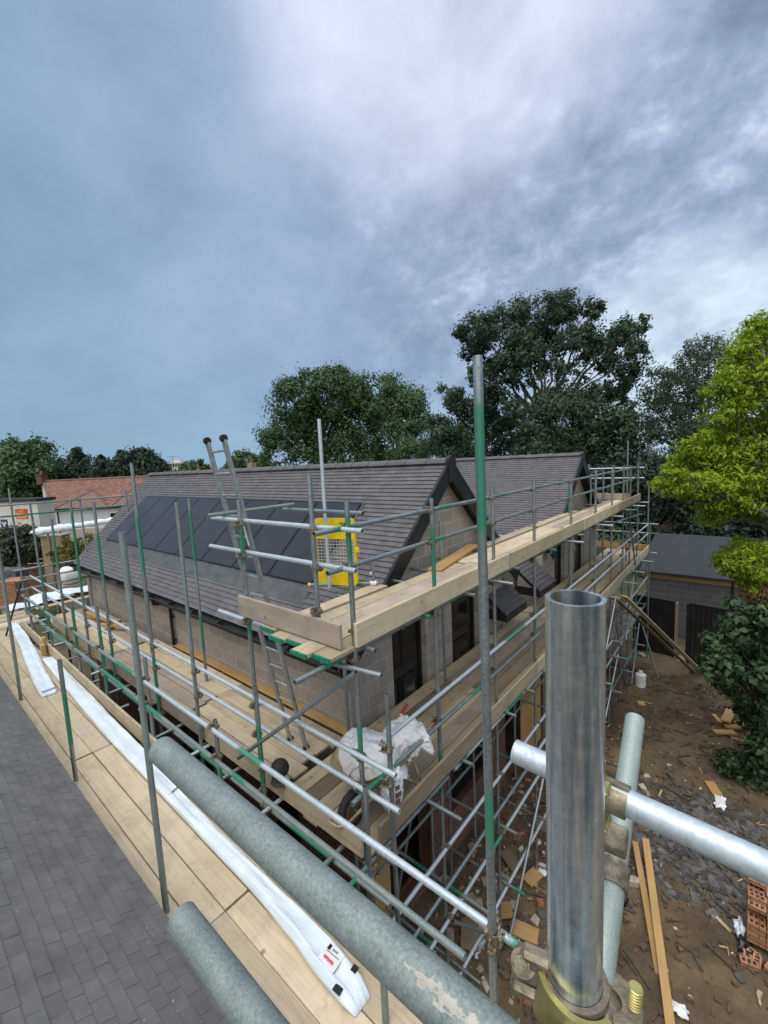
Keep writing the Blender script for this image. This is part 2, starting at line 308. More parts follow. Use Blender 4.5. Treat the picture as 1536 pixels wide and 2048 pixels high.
mottled('brick_shard', (0.20, 0.08, 0.05), (0.30, 0.13, 0.08), 9, 0.85, island=0.4)
mottled('timber_scrap', (0.30, 0.21, 0.12), (0.44, 0.33, 0.20), 12, 0.8, island=0.45)
mottled('bark', (0.055, 0.045, 0.035), (0.12, 0.105, 0.085), 14, 0.9, bstr=0.6)
mottled('blue_sheet', (0.03, 0.08, 0.20), (0.06, 0.14, 0.30), 6, 0.5)
def mudmat():
    m, nt, b, v = new_mat('mud'); setb(b, 0.88, 0, 0.25)
    f = noise(nt, v, 0.55, 8, 0.62, 0.4); f2 = noise(nt, v, 5.5, 7, 0.72); f3 = noise(nt, v, 30, 4, 0.7)
    c = ramp(nt, f, [(0.30, (0.060, 0.045, 0.031)), (0.45, (0.110, 0.080, 0.052)), (0.58, (0.165, 0.120, 0.072)), (0.72, (0.215, 0.165, 0.105))])
    k = mth(nt, 'MULTIPLY_ADD', mth(nt, 'ADD', mth(nt, 'MULTIPLY', f2, 0.6), mth(nt, 'MULTIPLY', f3, 0.4)), 1.5, 0.22)
    sc = vmth(nt, 'SCALE', c); nt.links.new(k, sc.inputs['Scale']); c = sc.outputs[0]
    sp = nt.nodes.new('ShaderNodeSeparateXYZ'); nt.links.new(v, sp.inputs[0])
    far = nt.nodes.new('ShaderNodeMapRange'); far.inputs[1].default_value = 22; far.inputs[2].default_value = 30; nt.links.new(vmth(nt, 'LENGTH', v).outputs['Value'], far.inputs[0])
    gr = ramp(nt, noise(nt, v, 0.6, 6), [(0.3, (0.035, 0.055, 0.02)), (0.7, (0.09, 0.10, 0.05))])
    c = mixc(nt, far.outputs[0], c, gr)
    nt.links.new(c, b.inputs['Base Color'])
    bump(nt, b, mth(nt, 'ADD', f2, mth(nt, 'MULTIPLY', f3, 0.5)), 0.8, 0.05)
mudmat()
def leafmat(name, c1, c2, c3, rough=0.5, trans=0.35):
    m, nt, b, v = new_mat(name); setb(b, rough, 0, 0.35)
    g = nt.nodes.new('ShaderNodeNewGeometry')
    f = mth(nt, 'ADD', mth(nt, 'MULTIPLY', g.outputs['Random Per Island'], 0.55), mth(nt, 'MULTIPLY', noise(nt, v, 0.9, 3), 0.45))
    c = ramp(nt, f, [(0.22, c1), (0.5, c2), (0.78, c3)])
    nt.links.new(c, b.inputs['Base Color'])
    tr = nt.nodes.new('ShaderNodeBsdfTranslucent'); nt.links.new(c, tr.inputs[0])
    mx = nt.nodes.new('ShaderNodeMixShader'); mx.inputs[0].default_value = trans
    out = nt.nodes['Material Output']
    nt.links.new(b.outputs[0], mx.inputs[1]); nt.links.new(tr.outputs[0], mx.inputs[2]); nt.links.new(mx.outputs[0], out.inputs[0])
leafmat('oak_leaf', (0.035, 0.062, 0.037), (0.055, 0.094, 0.053), (0.090, 0.138, 0.073))
leafmat('mid_leaf', (0.037, 0.073, 0.030), (0.068, 0.122, 0.045), (0.112, 0.181, 0.062))
leafmat('light_leaf', (0.054, 0.102, 0.043), (0.094, 0.162, 0.067), (0.144, 0.228, 0.096))
leafmat('feather_leaf', (0.042, 0.068, 0.044), (0.072, 0.104, 0.062), (0.111, 0.150, 0.085))
leafmat('conifer_leaf', (0.023, 0.041, 0.028), (0.039, 0.067, 0.041), (0.063, 0.098, 0.055))
leafmat('lime_leaf', (0.13, 0.215, 0.010), (0.25, 0.36, 0.014), (0.40, 0.49, 0.03), trans=0.45)
leafmat('bush_leaf', (0.025, 0.052, 0.023), (0.052, 0.098, 0.041), (0.098, 0.161, 0.075))
leafmat('ivy_leaf', (0.012, 0.024, 0.016), (0.020, 0.037, 0.022), (0.038, 0.060, 0.034), trans=0.2)
leafmat('hedge_leaf', (0.030, 0.045, 0.026), (0.055, 0.075, 0.045), (0.10, 0.12, 0.08))
leafmat('yellowing_leaf', (0.07, 0.09, 0.015), (0.14, 0.15, 0.03), (0.22, 0.19, 0.05))
leafmat('rusty_leaf', (0.16, 0.08, 0.03), (0.30, 0.17, 0.07), (0.42, 0.28, 0.14))

# ------------------------------------------------------------------ building helpers
V = Vector
def frame(d, up=None):
    d = d.normalized(); up = up or (V((0, 0, 1)) if abs(d.z) < 0.95 else V((1, 0, 0)))
    a = up.cross(d).normalized(); return a, d.cross(a).normalized()
class MB:
    def __init__(s): s.v, s.f, s.m, s.p = [], [], [], []
    def add(s, vs, fs, mi=0, paint=None):
        o = len(s.v); s.v.extend([tuple(q) for q in vs]); s.p.extend(paint if paint is not None else [0.0] * len(vs))
        s.f.extend([tuple(i + o for i in f) for f in fs]); s.m.extend([mi] * len(fs)); return s
    def box(s, c, size, ax=None, ch=0.0, mi=0):
        c = V(c); X, Y, Z = ax or (V((1, 0, 0)), V((0, 1, 0)), V((0, 0, 1)))
        hx, hy, hz = size[0] / 2, size[1] / 2, size[2] / 2
        if ch <= 0:
            vs = [c + X * (sx * hx) + Y * (sy * hy) + Z * (sz * hz) for sx in (-1, 1) for sy in (-1, 1) for sz in (-1, 1)]
            return s.add(vs, [(0, 1, 3, 2), (4, 6, 7, 5), (0, 4, 5, 1), (2, 3, 7, 6), (0, 2, 6, 4), (1, 5, 7, 3)], mi)
        vs = []; idx = {}
        for sx in (-1, 1):
            for sy in (-1, 1):
                for sz in (-1, 1):
                    for k in range(3):
                        h = [hx - ch, hy - ch, hz - ch]; h[k] = (hx, hy, hz)[k]
                        idx[(sx, sy, sz, k)] = len(vs); vs.append(c + X * (sx * h[0]) + Y * (sy * h[1]) + Z * (sz * h[2]))
        fs = []
        I = lambda a, b, e, k: idx[(a, b, e, k)]
        for a in (-1, 1):
            fs.append([I(a, -1, -1, 0), I(a, 1, -1, 0), I(a, 1, 1, 0), I(a, -1, 1, 0)][::a])
            fs.append([I(-1, a, -1, 1), I(-1, a, 1, 1), I(1, a, 1, 1), I(1, a, -1, 1)][::a])
            fs.append([I(-1, -1, a, 2), I(1, -1, a, 2), I(1, 1, a, 2), I(-1, 1, a, 2)][::a])
        for a in (-1, 1):
            for b in (-1, 1):
                fs.append([I(a, b, -1, 0), I(a, b, 1, 0), I(a, b, 1, 1), I(a, b, -1, 1)][::-a * b])
                fs.append([I(a, -1, b, 0), I(a, 1, b, 0), I(a, 1, b, 2), I(a, -1, b, 2)][::a * b])
                fs.append([I(-1, a, b, 1), I(1, a, b, 1), I(1, a, b, 2), I(-1, a, b, 2)][::-a * b])
                for e in (-1, 1):
                    fs.append([I(a, b, e, 0), I(a, b, e, 1), I(a, b, e, 2)][::a * b * e])
        return s.add(vs, fs, mi)
    def bar(s, p0, p1, w, h, up=None, ch=0.0, mi=0):      # a straight bar of section w x h
        p0, p1 = V(p0), V(p1); d = p1 - p0; L = d.length; a, b = frame(d, up); d.normalize()
        return s.box((p0 + p1) / 2, (L, w, h), (d, a, b), ch, mi)
    def tube(s, p0, p1, r=0.0242, n=14, hollow=True, bands=(), mi=0, step=0.0, wall=0.004, r1=None):
        p0, p1 = V(p0), V(p1); d = p1 - p0; L = d.length; a, b = frame(d)
        ts = {0.0, 1.0}
        for (b0, b1) in bands:
            for q in (b0, b1):
                for e in (-0.13, 0.13): ts.add(min(1, max(0, q + e / max(L, 0.1))))
        if step: ts |= set(np.linspace(0, 1, max(2, int(L / step) + 1)))
        ts = sorted(ts)
        def pv(t):
            val = 0.0
            for (b0, b1) in bands:
                e = 0.13 / max(L, 0.1)
                if b0 - e * 0.5 < t < b1 + e * 0.5: val = 1.0
            return val
        ring = lambda t, rr: [p0 + d * t + (a * math.cos(2 * PI * k / n) + b * math.sin(2 * PI * k / n)) * rr for k in range(n)]
        vs, ps = [], []
        for t in ts:
            rr = r if r1 is None else r + (r1 - r) * t
            vs += ring(t, rr); ps += [pv(t)] * n
        fs = []
        for j in range(len(ts) - 1):
            for k in range(n): fs.append((j * n + k, j * n + (k + 1) % n, (j + 1) * n + (k + 1) % n, (j + 1) * n + k))
        if hollow:
            e = min(0.45, 0.25 / L); o = len(vs); q = len(ts) - 1
            vs += ring(0, r - wall) + ring(e, r - wall) + ring(1, r - wall) + ring(1 - e, r - wall); ps += [0.0] * (4 * n)
            for k in range(n):
                k2 = (k + 1) % n
                fs += [(k2, k, o + k, o + k2), (o + k2, o + k, o + n + k, o + n + k2)]
                fs += [(q * n + k, q * n + k2, o + 2 * n + k2, o + 2 * n + k), (o + 2 * n + k, o + 2 * n + k2, o + 3 * n + k2, o + 3 * n + k)]
            fs += [tuple(o + n + k for k in range(n))[::-1], tuple(o + 3 * n + k for k in range(n))]
        else:
            fs += [tuple(range(n))[::-1], tuple((len(ts) - 1) * n + k for k in range(n))]
        return s.add(vs, fs, mi, ps)
    def ball(s, c, r, n=8, m=6, mi=0):
        c = V(c); r = V(r) if not isinstance(r, (int, float)) else V((r, r, r)); vs = []
        for i in range(m + 1):
            th = PI * i / m
            for k in range(n):
                ph = 2 * PI * k / n
                vs.append(c + V((r.x * math.sin(th) * math.cos(ph), r.y * math.sin(th) * math.sin(ph), r.z * math.cos(th))))
        fs = [(i * n + k, (i + 1) * n + k, (i + 1) * n + (k + 1) % n, i * n + (k + 1) % n) for i in range(m) for k in range(n)]
        return s.add(vs, fs, mi)
    def poly(s, pts, nrm, th, mi=0):                       # a flat plate of thickness th, front face at pts
        pts = [V(p) for p in pts]; nrm = V(nrm).normalized(); n = len(pts)
        vs = pts + [p - nrm * th for p in pts]
        fs = [tuple(range(n)), tuple(range(2 * n - 1, n - 1, -1))] + [(k, n + k, n + (k + 1) % n, (k + 1) % n) for k in range(n)]
        return s.add(vs, fs, mi)
    def build(s, name, mats, parent=None, smooth=None, loc=None):
        base = V(parent['_w']) if parent is not None else V(loc or (0, 0, 0))
        me = bpy.data.meshes.new(name)
        me.from_pydata([(q[0] - base.x, q[1] - base.y, q[2] - base.z) for q in s.v], [], s.f)
        for m in (mats if isinstance(mats, (list, tuple)) else [mats]): me.materials.append(MATS[m])
        me.polygons.foreach_set('material_index', s.m)
        if any(s.p):
            at = me.attributes.new('paint', 'FLOAT', 'POINT'); at.data.foreach_set('value', s.p)
        if smooth:
            me.shade_smooth() if hasattr(me, 'shade_smooth') else None
            me.set_sharp_from_angle(angle=math.radians(smooth))
        me.update()
        return link(name, me, parent, loc)
ROOTS = []
def link(name, me, parent=None, loc=None):
    o = bpy.data.objects.new(name, me); COL.objects.link(o)
    if parent is not None: o.parent = parent; o['_w'] = tuple(parent['_w'])
    else: o.location = V(loc or (0, 0, 0)); o['_w'] = tuple(V(loc or (0, 0, 0))); ROOTS.append(o)
    return o
def thing(name, label, cat, loc=(0, 0, 0), group=None):
    o = bpy.data.objects.new(name, None); COL.objects.link(o); o.location = V(loc); o['_w'] = tuple(V(loc))
    return tag(o, label, cat, group)
def tag(o, label=None, cat=None, group=None, kind=None):
    if label: o['label'] = label
    if cat: o['category'] = cat
    if group: o['group'] = group
    if kind: o['kind'] = kind
    return o
def grid_mesh(mb, P, nu, nv, mi=0, closed_u=False):
    vs = [P(i, j) for j in range(nv) for i in range(nu)]; fs = []
    for j in range(nv - 1):
        for i in range(nu if closed_u else nu - 1):
            i2 = (i + 1) % nu; fs.append((j * nu + i, j * nu + i2, (j + 1) * nu + i2, (j + 1) * nu + i))
    return mb.add(vs, fs, mi)
def text_mesh(body, size, name='lettering', extrude=0.004):
    cu = bpy.data.curves.new(name, 'FONT'); cu.body = body; cu.size = size; cu.extrude = extrude; cu.align_x = 'CENTER'; cu.align_y = 'CENTER'
    ob = bpy.data.objects.new(name, cu); COL.objects.link(ob)
    bpy.context.view_layer.update()
    me = bpy.data.meshes.new_from_object(ob.evaluated_get(bpy.context.evaluated_depsgraph_get()))
    bpy.data.objects.remove(ob); bpy.data.curves.remove(cu); return me

# ---- scaffold pieces
def coupler_mesh():
    b = MB(); n = 16
    # a hinged band round the tube (axis Z), a block towards +X carrying the second tube, two bolts with nuts
    r0, r1, h = 0.0248, 0.0315, 0.024
    vs = []
    for (r, z) in ((r0, -h), (r1, -h), (r1, h), (r0, h)):
        vs += [V((r * math.cos(2 * PI * k / n), r * math.sin(2 * PI * k / n), z)) for k in range(n)]
    fs = [(j * n + k, j * n + (k + 1) % n, ((j + 1) % 4) * n + (k + 1) % n, ((j + 1) % 4) * n + k) for j in range(4) for k in range(n)]
    b.add(vs, fs)
    b.box((0.037, 0, 0), (0.016, 0.05, 0.05), ch=0.004)
    for sy in (-1, 1):
        b.tube((0.012, sy * 0.040, 0), (0.088 if sy > 0 else -0.03, sy * 0.046, 0.0), 0.0065, 8, False)
        b.tube((0.030, sy * 0.041, 0), (0.044, sy * 0.0425, 0), 0.0115, 6, False)
    b.box((-0.004, 0.040, 0), (0.03, 0.024, 0.034), ch=0.003); b.box((0.0, -0.040, 0), (0.022, 0.022, 0.040), ch=0.003)
    # the second band
    vs = []
    for (r, x) in ((r0, -h), (r1, -h), (r1, h), (r0, h)):
        vs += [V((0.0484 + 0.0 + r * math.cos(2 * PI * k / n), x, r * math.sin(2 * PI * k / n))) for k in range(n)]
    b.add(vs, fs)
    b.box((0.052, 0, 0.040), (0.034, 0.03, 0.022), ch=0.003); b.tube((0.030, 0.012, 0.040), (0.105, 0.012, 0.042), 0.0065, 8, False)
    b.tube((0.080, 0.012, 0.0415), (0.093, 0.012, 0.042), 0.0115, 6, False)
    me = bpy.data.meshes.new('coupler'); me.from_pydata(b.v, [], b.f); me.materials.append(MATS['zinc_coupler']); me.update(); return me
COUP = coupler_mesh()
def coupler(parent, at, axis=V((0, 0, 1)), out=V((0, -1, 0))):
    """band round the tube of direction `axis` at `at`; the block points along `out`"""
    o = bpy.data.objects.new('coupler', COUP); COL.objects.link(o); o.parent = parent; o['_w'] = parent['_w']
    z = axis.normalized(); x = (out - z * out.dot(z)).normalized(); y = z.cross(x)
    o.matrix_local = Matrix(((x.x, y.x, z.x, at.x - parent['_w'][0]), (x.y, y.y, z.y, at.y - parent['_w'][1]), (x.z, y.z, z.z, at.z - parent['_w'][2]), (0, 0, 0, 1)))
    return o
def rbands(p=0.55):
    r = random.random()
    if r > p: return ()
    if r < p * 0.35: a = random.uniform(0.05, 0.8); return ((a, a + random.uniform(0.06, 0.16)),)
    if r < p * 0.7: return ((0.0, random.uniform(0.05, 0.15)),)
    a = random.uniform(0.1, 0.4); c = random.uniform(0.55, 0.85); return ((a, a + random.uniform(0.05, 0.12)), (c, c + random.uniform(0.06, 0.15)))
def pipe(parent, name, p0, p1, mat='galvanised_steel', bands=None, n=14, r=0.0242, hollow=True):
    b = MB().tube(p0, p1, r, n, hollow, rbands() if bands is None else bands)
    return b.build(name, mat, parent, smooth=40)

BOARD_G = 'scaffold boards laid flat on the decks'
def board(p0, p1, w=0.222, t=0.038, mat='board_timber', label=None, up=V((0, 0, 1)), name='scaffold_board', cat='scaffold board', group=BOARD_G, endpaint=None, ends=(0, 1), sag=0.0):
    """one plank as one mesh, its length along local X so that the grain runs with it"""
    p0, p1 = V(p0), V(p1); d = p1 - p0; L = d.length; d.normalize()
    y = up.cross(d).normalized(); z = d.cross(y)
    b = MB(); b.box((0, 0, 0), (L, w, t), ch=0.004)
    mats = [mat]
    if endpaint:
        mats.append(endpaint)
        for e in ends:
            sx = -1 if e == 0 else 1
            b.box((sx * (L / 2 - 0.006), 0, 0), (0.02, w + 0.004, t + 0.004), ch=0.003, mi=1)
    me = bpy.data.meshes.new(name); me.from_pydata(b.v, [], b.f)
    for m in mats: me.materials.append(MATS[m])
    me.polygons.foreach_set('material_index', b.m); me.update()
    o = bpy.data.objects.new(name, me); COL.objects.link(o); c = (p0 + p1) / 2
    o.matrix_world = Matrix(((d.x, y.x, z.x, c.x), (d.y, y.y, z.y, c.y), (d.z, y.z, z.z, c.z), (0, 0, 0, 1)))
    if label: tag(o, label, cat, group)
    return o
def part_board(parent, name, p0, p1, w, t, mat, up=V((0, 0, 1)), endpaint=None, ends=(0, 1)):
    o = board(p0, p1, w, t, mat, None, up, name, endpaint=endpaint, ends=ends)
    base = V(parent['_w']); o['_w'] = tuple(base); m = o.matrix_world.copy(); m.translation -= base
    o.parent = parent; o.matrix_local = m; return o

# ---- tiled roof slope: every tile is a small plate with its own nose
def tiles(mb, org, u, s, nrm, x0f, x1f, length, gauge=0.10, tw=0.165, lift=0.012, jit=0.003, skip=None, mi=0):
    n = int(length / gauge)
    for c in range(n):
        a = c * gauge; e = min(length, a + gauge * 1.02); x0, x1 = x0f(a), x1f(a)
        off = (tw / 2 if c % 2 else 0.0); k0 = math.floor((x0 - off) / tw); k1 = math.ceil((x1 - off) / tw)
        for k in range(k0, k1):
            l = max(x0, off + k * tw); r = min(x1, off + (k + 1) * tw)
            if r - l < 0.01: continue
            if skip and skip((l + r) / 2, (a + e) / 2): continue
            dl = lift + random.uniform(-jit, jit); dr = lift + random.uniform(-jit, jit); da = random.uniform(-jit, jit)
            g = 0.0012
            q = [org + u * (l + g) + s * (a + da), org + u * (r - g) + s * (a + da), org + u * (r - g) + s * e, org + u * (l + g) + s * e]
            top = [q[0] + nrm * dl, q[1] + nrm * dr, q[2] + nrm * 0.001, q[3] + nrm * 0.001]
            mb.add(top + [q[0] - nrm * 0.006, q[1] - nrm * 0.006], [(0, 1, 2, 3), (4, 5, 1, 0), (4, 0, 3), (1, 5, 2)], mi)

# ---- foliage
def leaf_cloud(name, parent, mat, blobs, n, size, flat=0.0, long=1.9, clump=0.30, nclump=14, droop=0.25, hole=0.0, seed=0, shell=0.55):
    """blobs: (centre, (rx, ry, rz), weight). Leaves gather in clumps spread through each blob."""
    r = np.random.default_rng(seed + 11)
    P, OUT, R = [], [], []
    ws = np.array([b[2] for b in blobs], float); ws /= ws.sum()
    for (c, rad, _), w in zip(blobs, ws):
        nl = int(n * w)
        if nl < 3: continue
        c = np.array(c); rad = np.array(rad)
        kc = max(3, int(nclump))
        dirs = r.normal(size=(kc, 3)); dirs /= np.linalg.norm(dirs, axis=1)[:, None]
        rr = (shell + (1 - shell) * r.random(kc)) ** 0.8
        cc = c + dirs * rr[:, None] * rad
        which = r.integers(0, kc, nl)
        cs = clump * rad.mean() * (0.6 + 0.8 * r.random(kc))
        d2 = r.normal(size=(nl, 3)); d2 /= np.maximum(1e-6, np.linalg.norm(d2, axis=1))[:, None]
        rad2 = cs[which] * (r.random(nl) ** 0.55 + 0.35 * np.abs(r.normal(size=nl)) * (r.random(nl) < 0.25))
        off = d2 * rad2[:, None]; off[:, 2] *= (1 - flat)
        P.append(cc[which] + off); o2 = d2 + 0.5 * dirs[which]; OUT.append(o2)
        R.append(np.full(nl, size))
    P = np.concatenate(P); O = np.concatenate(OUT); N = len(P)
    O[:, 2] += 0.35 + flat; O += r.normal(size=(N, 3)) * 0.45; O /= np.linalg.norm(O, axis=1)[:, None]
    t = r.normal(size=(N, 3)); t[:, 2] -= droop * 2; t -= O * (t * O).sum(1)[:, None]; t /= np.maximum(1e-6, np.linalg.norm(t, axis=1))[:, None]
    w = np.cross(O, t); L = size * (0.45 + 1.15 * r.random(N) ** 1.3)[:, None]; wd = L / long
    v = np.stack([P - t * L * 0.5, P + w * wd * 0.5 - t * L * 0.05 + O * L * 0.08, P + t * L * 0.5 - O * L * 0.12, P - w * wd * 0.5 - t * L * 0.05 + O * L * 0.08], 1).reshape(-1, 3)
    base = np.array(parent['_w']); v = v - base
    me = bpy.data.meshes.new(name); me.vertices.add(4 * N); me.vertices.foreach_set('co', v.astype(np.float32).ravel())
    me.loops.add(6 * N); me.polygons.add(2 * N)
    i4 = np.arange(N)[:, None] * 4
    idx = np.concatenate([i4 + np.array([[0, 1, 2]]), i4 + np.array([[0, 2, 3]])], 1).reshape(-1)
    me.loops.foreach_set('vertex_index', idx.astype(np.int32)); me.polygons.foreach_set('loop_start', (np.arange(2 * N) * 3).astype(np.int32))
    me.materials.append(MATS[mat]); me.update(calc_edges=True); me.validate()
    return link(name, me, parent)
def limb(mb, p0, p1, r0, r1, n=7, wob=0.06, seg=5):
    p0, p1 = V(p0), V(p1); L = (p1 - p0).length; prev = None; a, b = frame(p1 - p0); vs = []
    for k in range(seg + 1):
        t = k / seg; w = math.sin(PI * t) * wob * L
        c = p0.lerp(p1, t) + a * (w * random.uniform(-1, 1)) + b * (w * random.uniform(-1, 1)) ; r = r0 + (r1 - r0) * t
        vs += [c + (a * math.cos(2 * PI * i / n) + b * math.sin(2 * PI * i / n)) * r for i in range(n)]
    fs = [(j * n + i, j * n + (i + 1) % n, (j + 1) * n + (i + 1) % n, (j + 1) * n + i) for j in range(seg) for i in range(n)]
    mb.add(vs, fs)
def tree(name, label, cat, base, blobs, n, size, mat, trunk_r=0.3, fork=0.45, group=None, limbs=True, twigs=3, seed=0, bark='bark', **kw):
    base = V(base); t = thing(name, label, cat, base, group)
    leaf_cloud('crown', t, mat, blobs, n, size, seed=seed, **kw)
    if limbs:
        b = MB(); zs = [q[0][2] for q in blobs]; zmin, zmax = min(zs), max(zs)
        cx = sum(q[0][0] for q in blobs) / len(blobs); cy = sum(q[0][1] for q in blobs) / len(blobs)
        fk = V((base.x * 0.6 + cx * 0.4, base.y * 0.6 + cy * 0.4, base.z + (max(zmin, base.z + 0.5) - base.z) * 0.5 + (zmax - base.z) * fork * 0.5))
        limb(b, base, fk, trunk_r, trunk_r * 0.7, 9, 0.02)
        for (c, rad, w) in blobs:
            c = V(c); r1 = trunk_r * 0.42
            mid = fk.lerp(c, 0.55) + V((0, 0, 0.04 * (c - fk).length))
            limb(b, fk, mid, r1, r1 * 0.6, 6); limb(b, mid, c, r1 * 0.6, r1 * 0.22, 5)
            for _ in range(twigs):
                d = V((random.gauss(0, 1), random.gauss(0, 1), abs(random.gauss(0.3, 0.8)))).normalized()
                limb(b, mid.lerp(c, random.uniform(0.3, 1)), c + V((d.x * rad[0], d.y * rad[1], d.z * rad[2])) * 0.9, r1 * 0.25, 0.012, 4, seg=3)
        b.build('trunk', bark, t, smooth=60)
    return t
def pxblobs(lst, depth, spread=0.8, thick=1.0, seed=0, grow=1.15):
    r = random.Random(seed); out = []
    for (x, y, rp, *w) in lst:
        d = depth + r.uniform(-spread, spread); rad = rp * d / FPX * grow
        c = PD(x, y, d); out.append((tuple(c), (rad, rad * thick, rad * 0.92), (w[0] if w else 1.0) * rp ** 1.7))
    return out

# ------------------------------------------------------------------ the ground
def vnoise(x, y, s, seed=0):
    xi = np.floor(x / s).astype(int); yi = np.floor(y / s).astype(int); fx = x / s - xi; fy = y / s - yi
    h = lambda a, b: ((np.sin(a * 127.1 + b * 311.7 + seed * 74.7) * 43758.5453) % 1.0)
    fx = fx * fx * (3 - 2 * fx); fy = fy * fy * (3 - 2 * fy)
    return (h(xi, yi) * (1 - fx) + h(xi + 1, yi) * fx) * (1 - fy) + (h(xi, yi + 1) * (1 - fx) + h(xi + 1, yi + 1) * fx) * fy
def gheight(x, y):
    x = np.asarray(x, float); y = np.asarray(y, float)
    near = np.clip((26 - np.hypot(x, y - 8)) / 8, 0, 1)
    z = 0.18 * (vnoise(x, y, 2.3, 1) - 0.5) + 0.13 * (vnoise(x, y, 0.8, 2) - 0.5) + 0.075 * (vnoise(x, y, 0.27, 3) - 0.5) + 0.024 * (vnoise(x, y, 0.1, 4) - 0.5)
    return z * near - 0.02
def build_ground():
    def axis(lo, hi, a, b, st):
        return np.unique(np.round(np.concatenate([np.linspace(lo, a - 10, 14), np.arange(a - 10, a, 1.0), np.arange(a, b, st), np.arange(b, b + 10, 1.0), np.linspace(b + 10, hi, 14)]), 4))
    xs = axis(-700, 700, -4.5, 6.0, 0.08); ys = axis(-700, 700, 2.0, 20.0, 0.08)
    Xg, Yg = np.meshgrid(xs, ys); Z = gheight(Xg, Yg); nx, ny = len(xs), len(ys)
    v = np.stack([Xg, Yg, Z], -1).reshape(-1, 3)
    i = (np.arange(ny - 1)[:, None] * nx + np.arange(nx - 1)[None]).ravel()
    f = np.stack([i, i + 1, i + 1 + nx, i + nx], 1)
    me = bpy.data.meshes.new('ground'); me.vertices.add(len(v)); me.vertices.foreach_set('co', v.ravel())
    me.loops.add(f.size); me.polygons.add(len(f)); me.loops.foreach_set('vertex_index', f.ravel().astype(np.int32))
    me.polygons.foreach_set('loop_start', (np.arange(len(f)) * 4).astype(np.int32)); me.update(calc_edges=True); me.shade_smooth()
    me.materials.append(MATS['mud']); o = link('ground', me); o['kind'] = 'structure'
build_ground()
GZ = lambda x, y: float(gheight(x, y))

# ------------------------------------------------------------------ the new house
DK, UP, EAVE = 3.90, 5.96, 5.07
RY, RZ = 6.35, 7.58
house = thing('unfinished_house', 'half finished blockwork house with dark tiled gabled roof and solar panels behind the scaffolding', 'house', (-9.5, 8.0, 0))
XW, YW, XL = -4.05, 3.91, -15.25
def wall_cols(mb, plane, val, th, a0, a1, z0, z1, ops):
    """a wall in plane X=val or Y=val (outer face), thickness th inwards, pierced by openings (a, b, sill, head)"""
    def bx(p, q, r, s):
        if q - p < 1e-4 or s - r < 1e-4: return
        if plane == 'X': mb.box((val - th / 2, (p + q) / 2, (r + s) / 2), (th, q - p, s - r))
        else: mb.box(((p + q) / 2, val + th / 2, (r + s) / 2), (q - p, th, s - r))
    cur = a0
    for (a, b, s, h) in sorted(ops):
        bx(cur, a, z0, z1); bx(a, b, z0, max(z0, s)); bx(a, b, h, z1); cur = b
    bx(cur, a1, z0, z1)
G1 = [(4.86, 5.78, 3.2, 4.98), (6.62, 7.68, 3.2, 4.98)]
G2 = [(12.3, 13.2, 3.3, 4.98), (14.2, 15.3, 3.3, 4.98)]
b = MB()
wall_cols(b, 'X', XW, 0.3, YW, 8.80, 2.6, 5.2, G1)
wall_cols(b, 'X', XW, 0.3, 11.35, 16.85, 2.6, 5.2, G2)
wall_cols(b, 'X', -4.85, 0.3, 8.5, 11.65, 2.6, 5.2, [(9.25, 10.9, 2.6, 5.0)])
wall_cols(b, 'Y', YW, 0.3, XL, XW - 0.3, 2.6, 5.08, [])
b.box((-9.6, 16.7, 2.6), (11.0, 0.3, 5.2)); b.box((XL + 0.15, 6.35, 2.6), (0.3, 4.28, 5.2)); b.box((-12.0, 12.7, 2.6), (0.3, 8.0, 5.2))
b.box((-4.55, 8.65, 3.9), (0.42, 0.3, 2.6)); b.box((-4.55, 11.5, 3.9), (0.42, 0.3, 2.6))
for yc in (6.355, 14.1):
    b.poly([(XW, yc - 2.44, 5.202), (XW, yc + 2.44, 5.202), (XW, yc + 0.05, 7.38), (XW, yc - 0.05, 7.38)], (1, 0, 0), 0.3)
b.build('wall', 'concrete_block', house)
b = MB()
wall_cols(b, 'X', XW + 0.02, 0.3, YW - 0.02, 8.80, 0, 2.6, [(4.3, 5.7, 0.2, 2.2), (6.4, 7.9, 0.9, 2.2)])
wall_cols(b, 'X', XW + 0.02, 0.3, 11.35, 16.85, 0, 2.6, [(12.2, 13.6, 0.1, 2.2), (14.6, 15.6, 0.9, 2.2)])
wall_cols(b, 'X', -4.85, 0.3, 8.5, 11.65, 0, 2.6, [(9.2, 10.9, 0.1, 2.3)])
wall_cols(b, 'Y', YW - 0.02, 0.3, XL, XW - 0.3, 0, 2.6, [(-6.5, -5.4, 0.9, 2.2), (-9.5, -8.0, 0.1, 2.2)])
b.build('brick_base', 'red_brick', house)
# the first floor slab and roof space keep the inside dark as a closed building is
b = MB(); b.box((-9.7, 10.3, 2.55), (10.6, 12.4, 0.2)); b.build('floor_slab', 'dark_interior', house)
roof_s = V((0, 2.75, 2.51)).normalized(); roof_n = V((0, -2.51, 2.75)).normalized(); SL = math.hypot(2.75, 2.51)
bk_s = V((0, -2.75, 2.51)).normalized(); bk_n = V((0, 2.51, 2.75)).normalized(); U = V((1, 0, 0))
VX = -3.80
tl = MB()
def skip_front(x, a): return (-14.40 < x < -5.14) and 0.62 < a < 2.70
tiles(tl, V((0, 3.60, EAVE)), U, roof_s, roof_n, lambda a: -15.15 - 0.85 * a / SL, lambda a: VX - 0.03, SL, gauge=0.093, lift=0.018, skip=skip_front)
tiles(tl, V((0, 9.10, EAVE)), U, bk_s, bk_n, lambda a: -15.15 - 0.85 * a / SL, lambda a: VX - 0.03, SL, gauge=0.186)
R2 = 14.10
tiles(tl, V((0, R2 - 2.75, EAVE)), U, roof_s, roof_n, lambda a: -12.0, lambda a: -3.78, SL, gauge=0.093, lift=0.018)
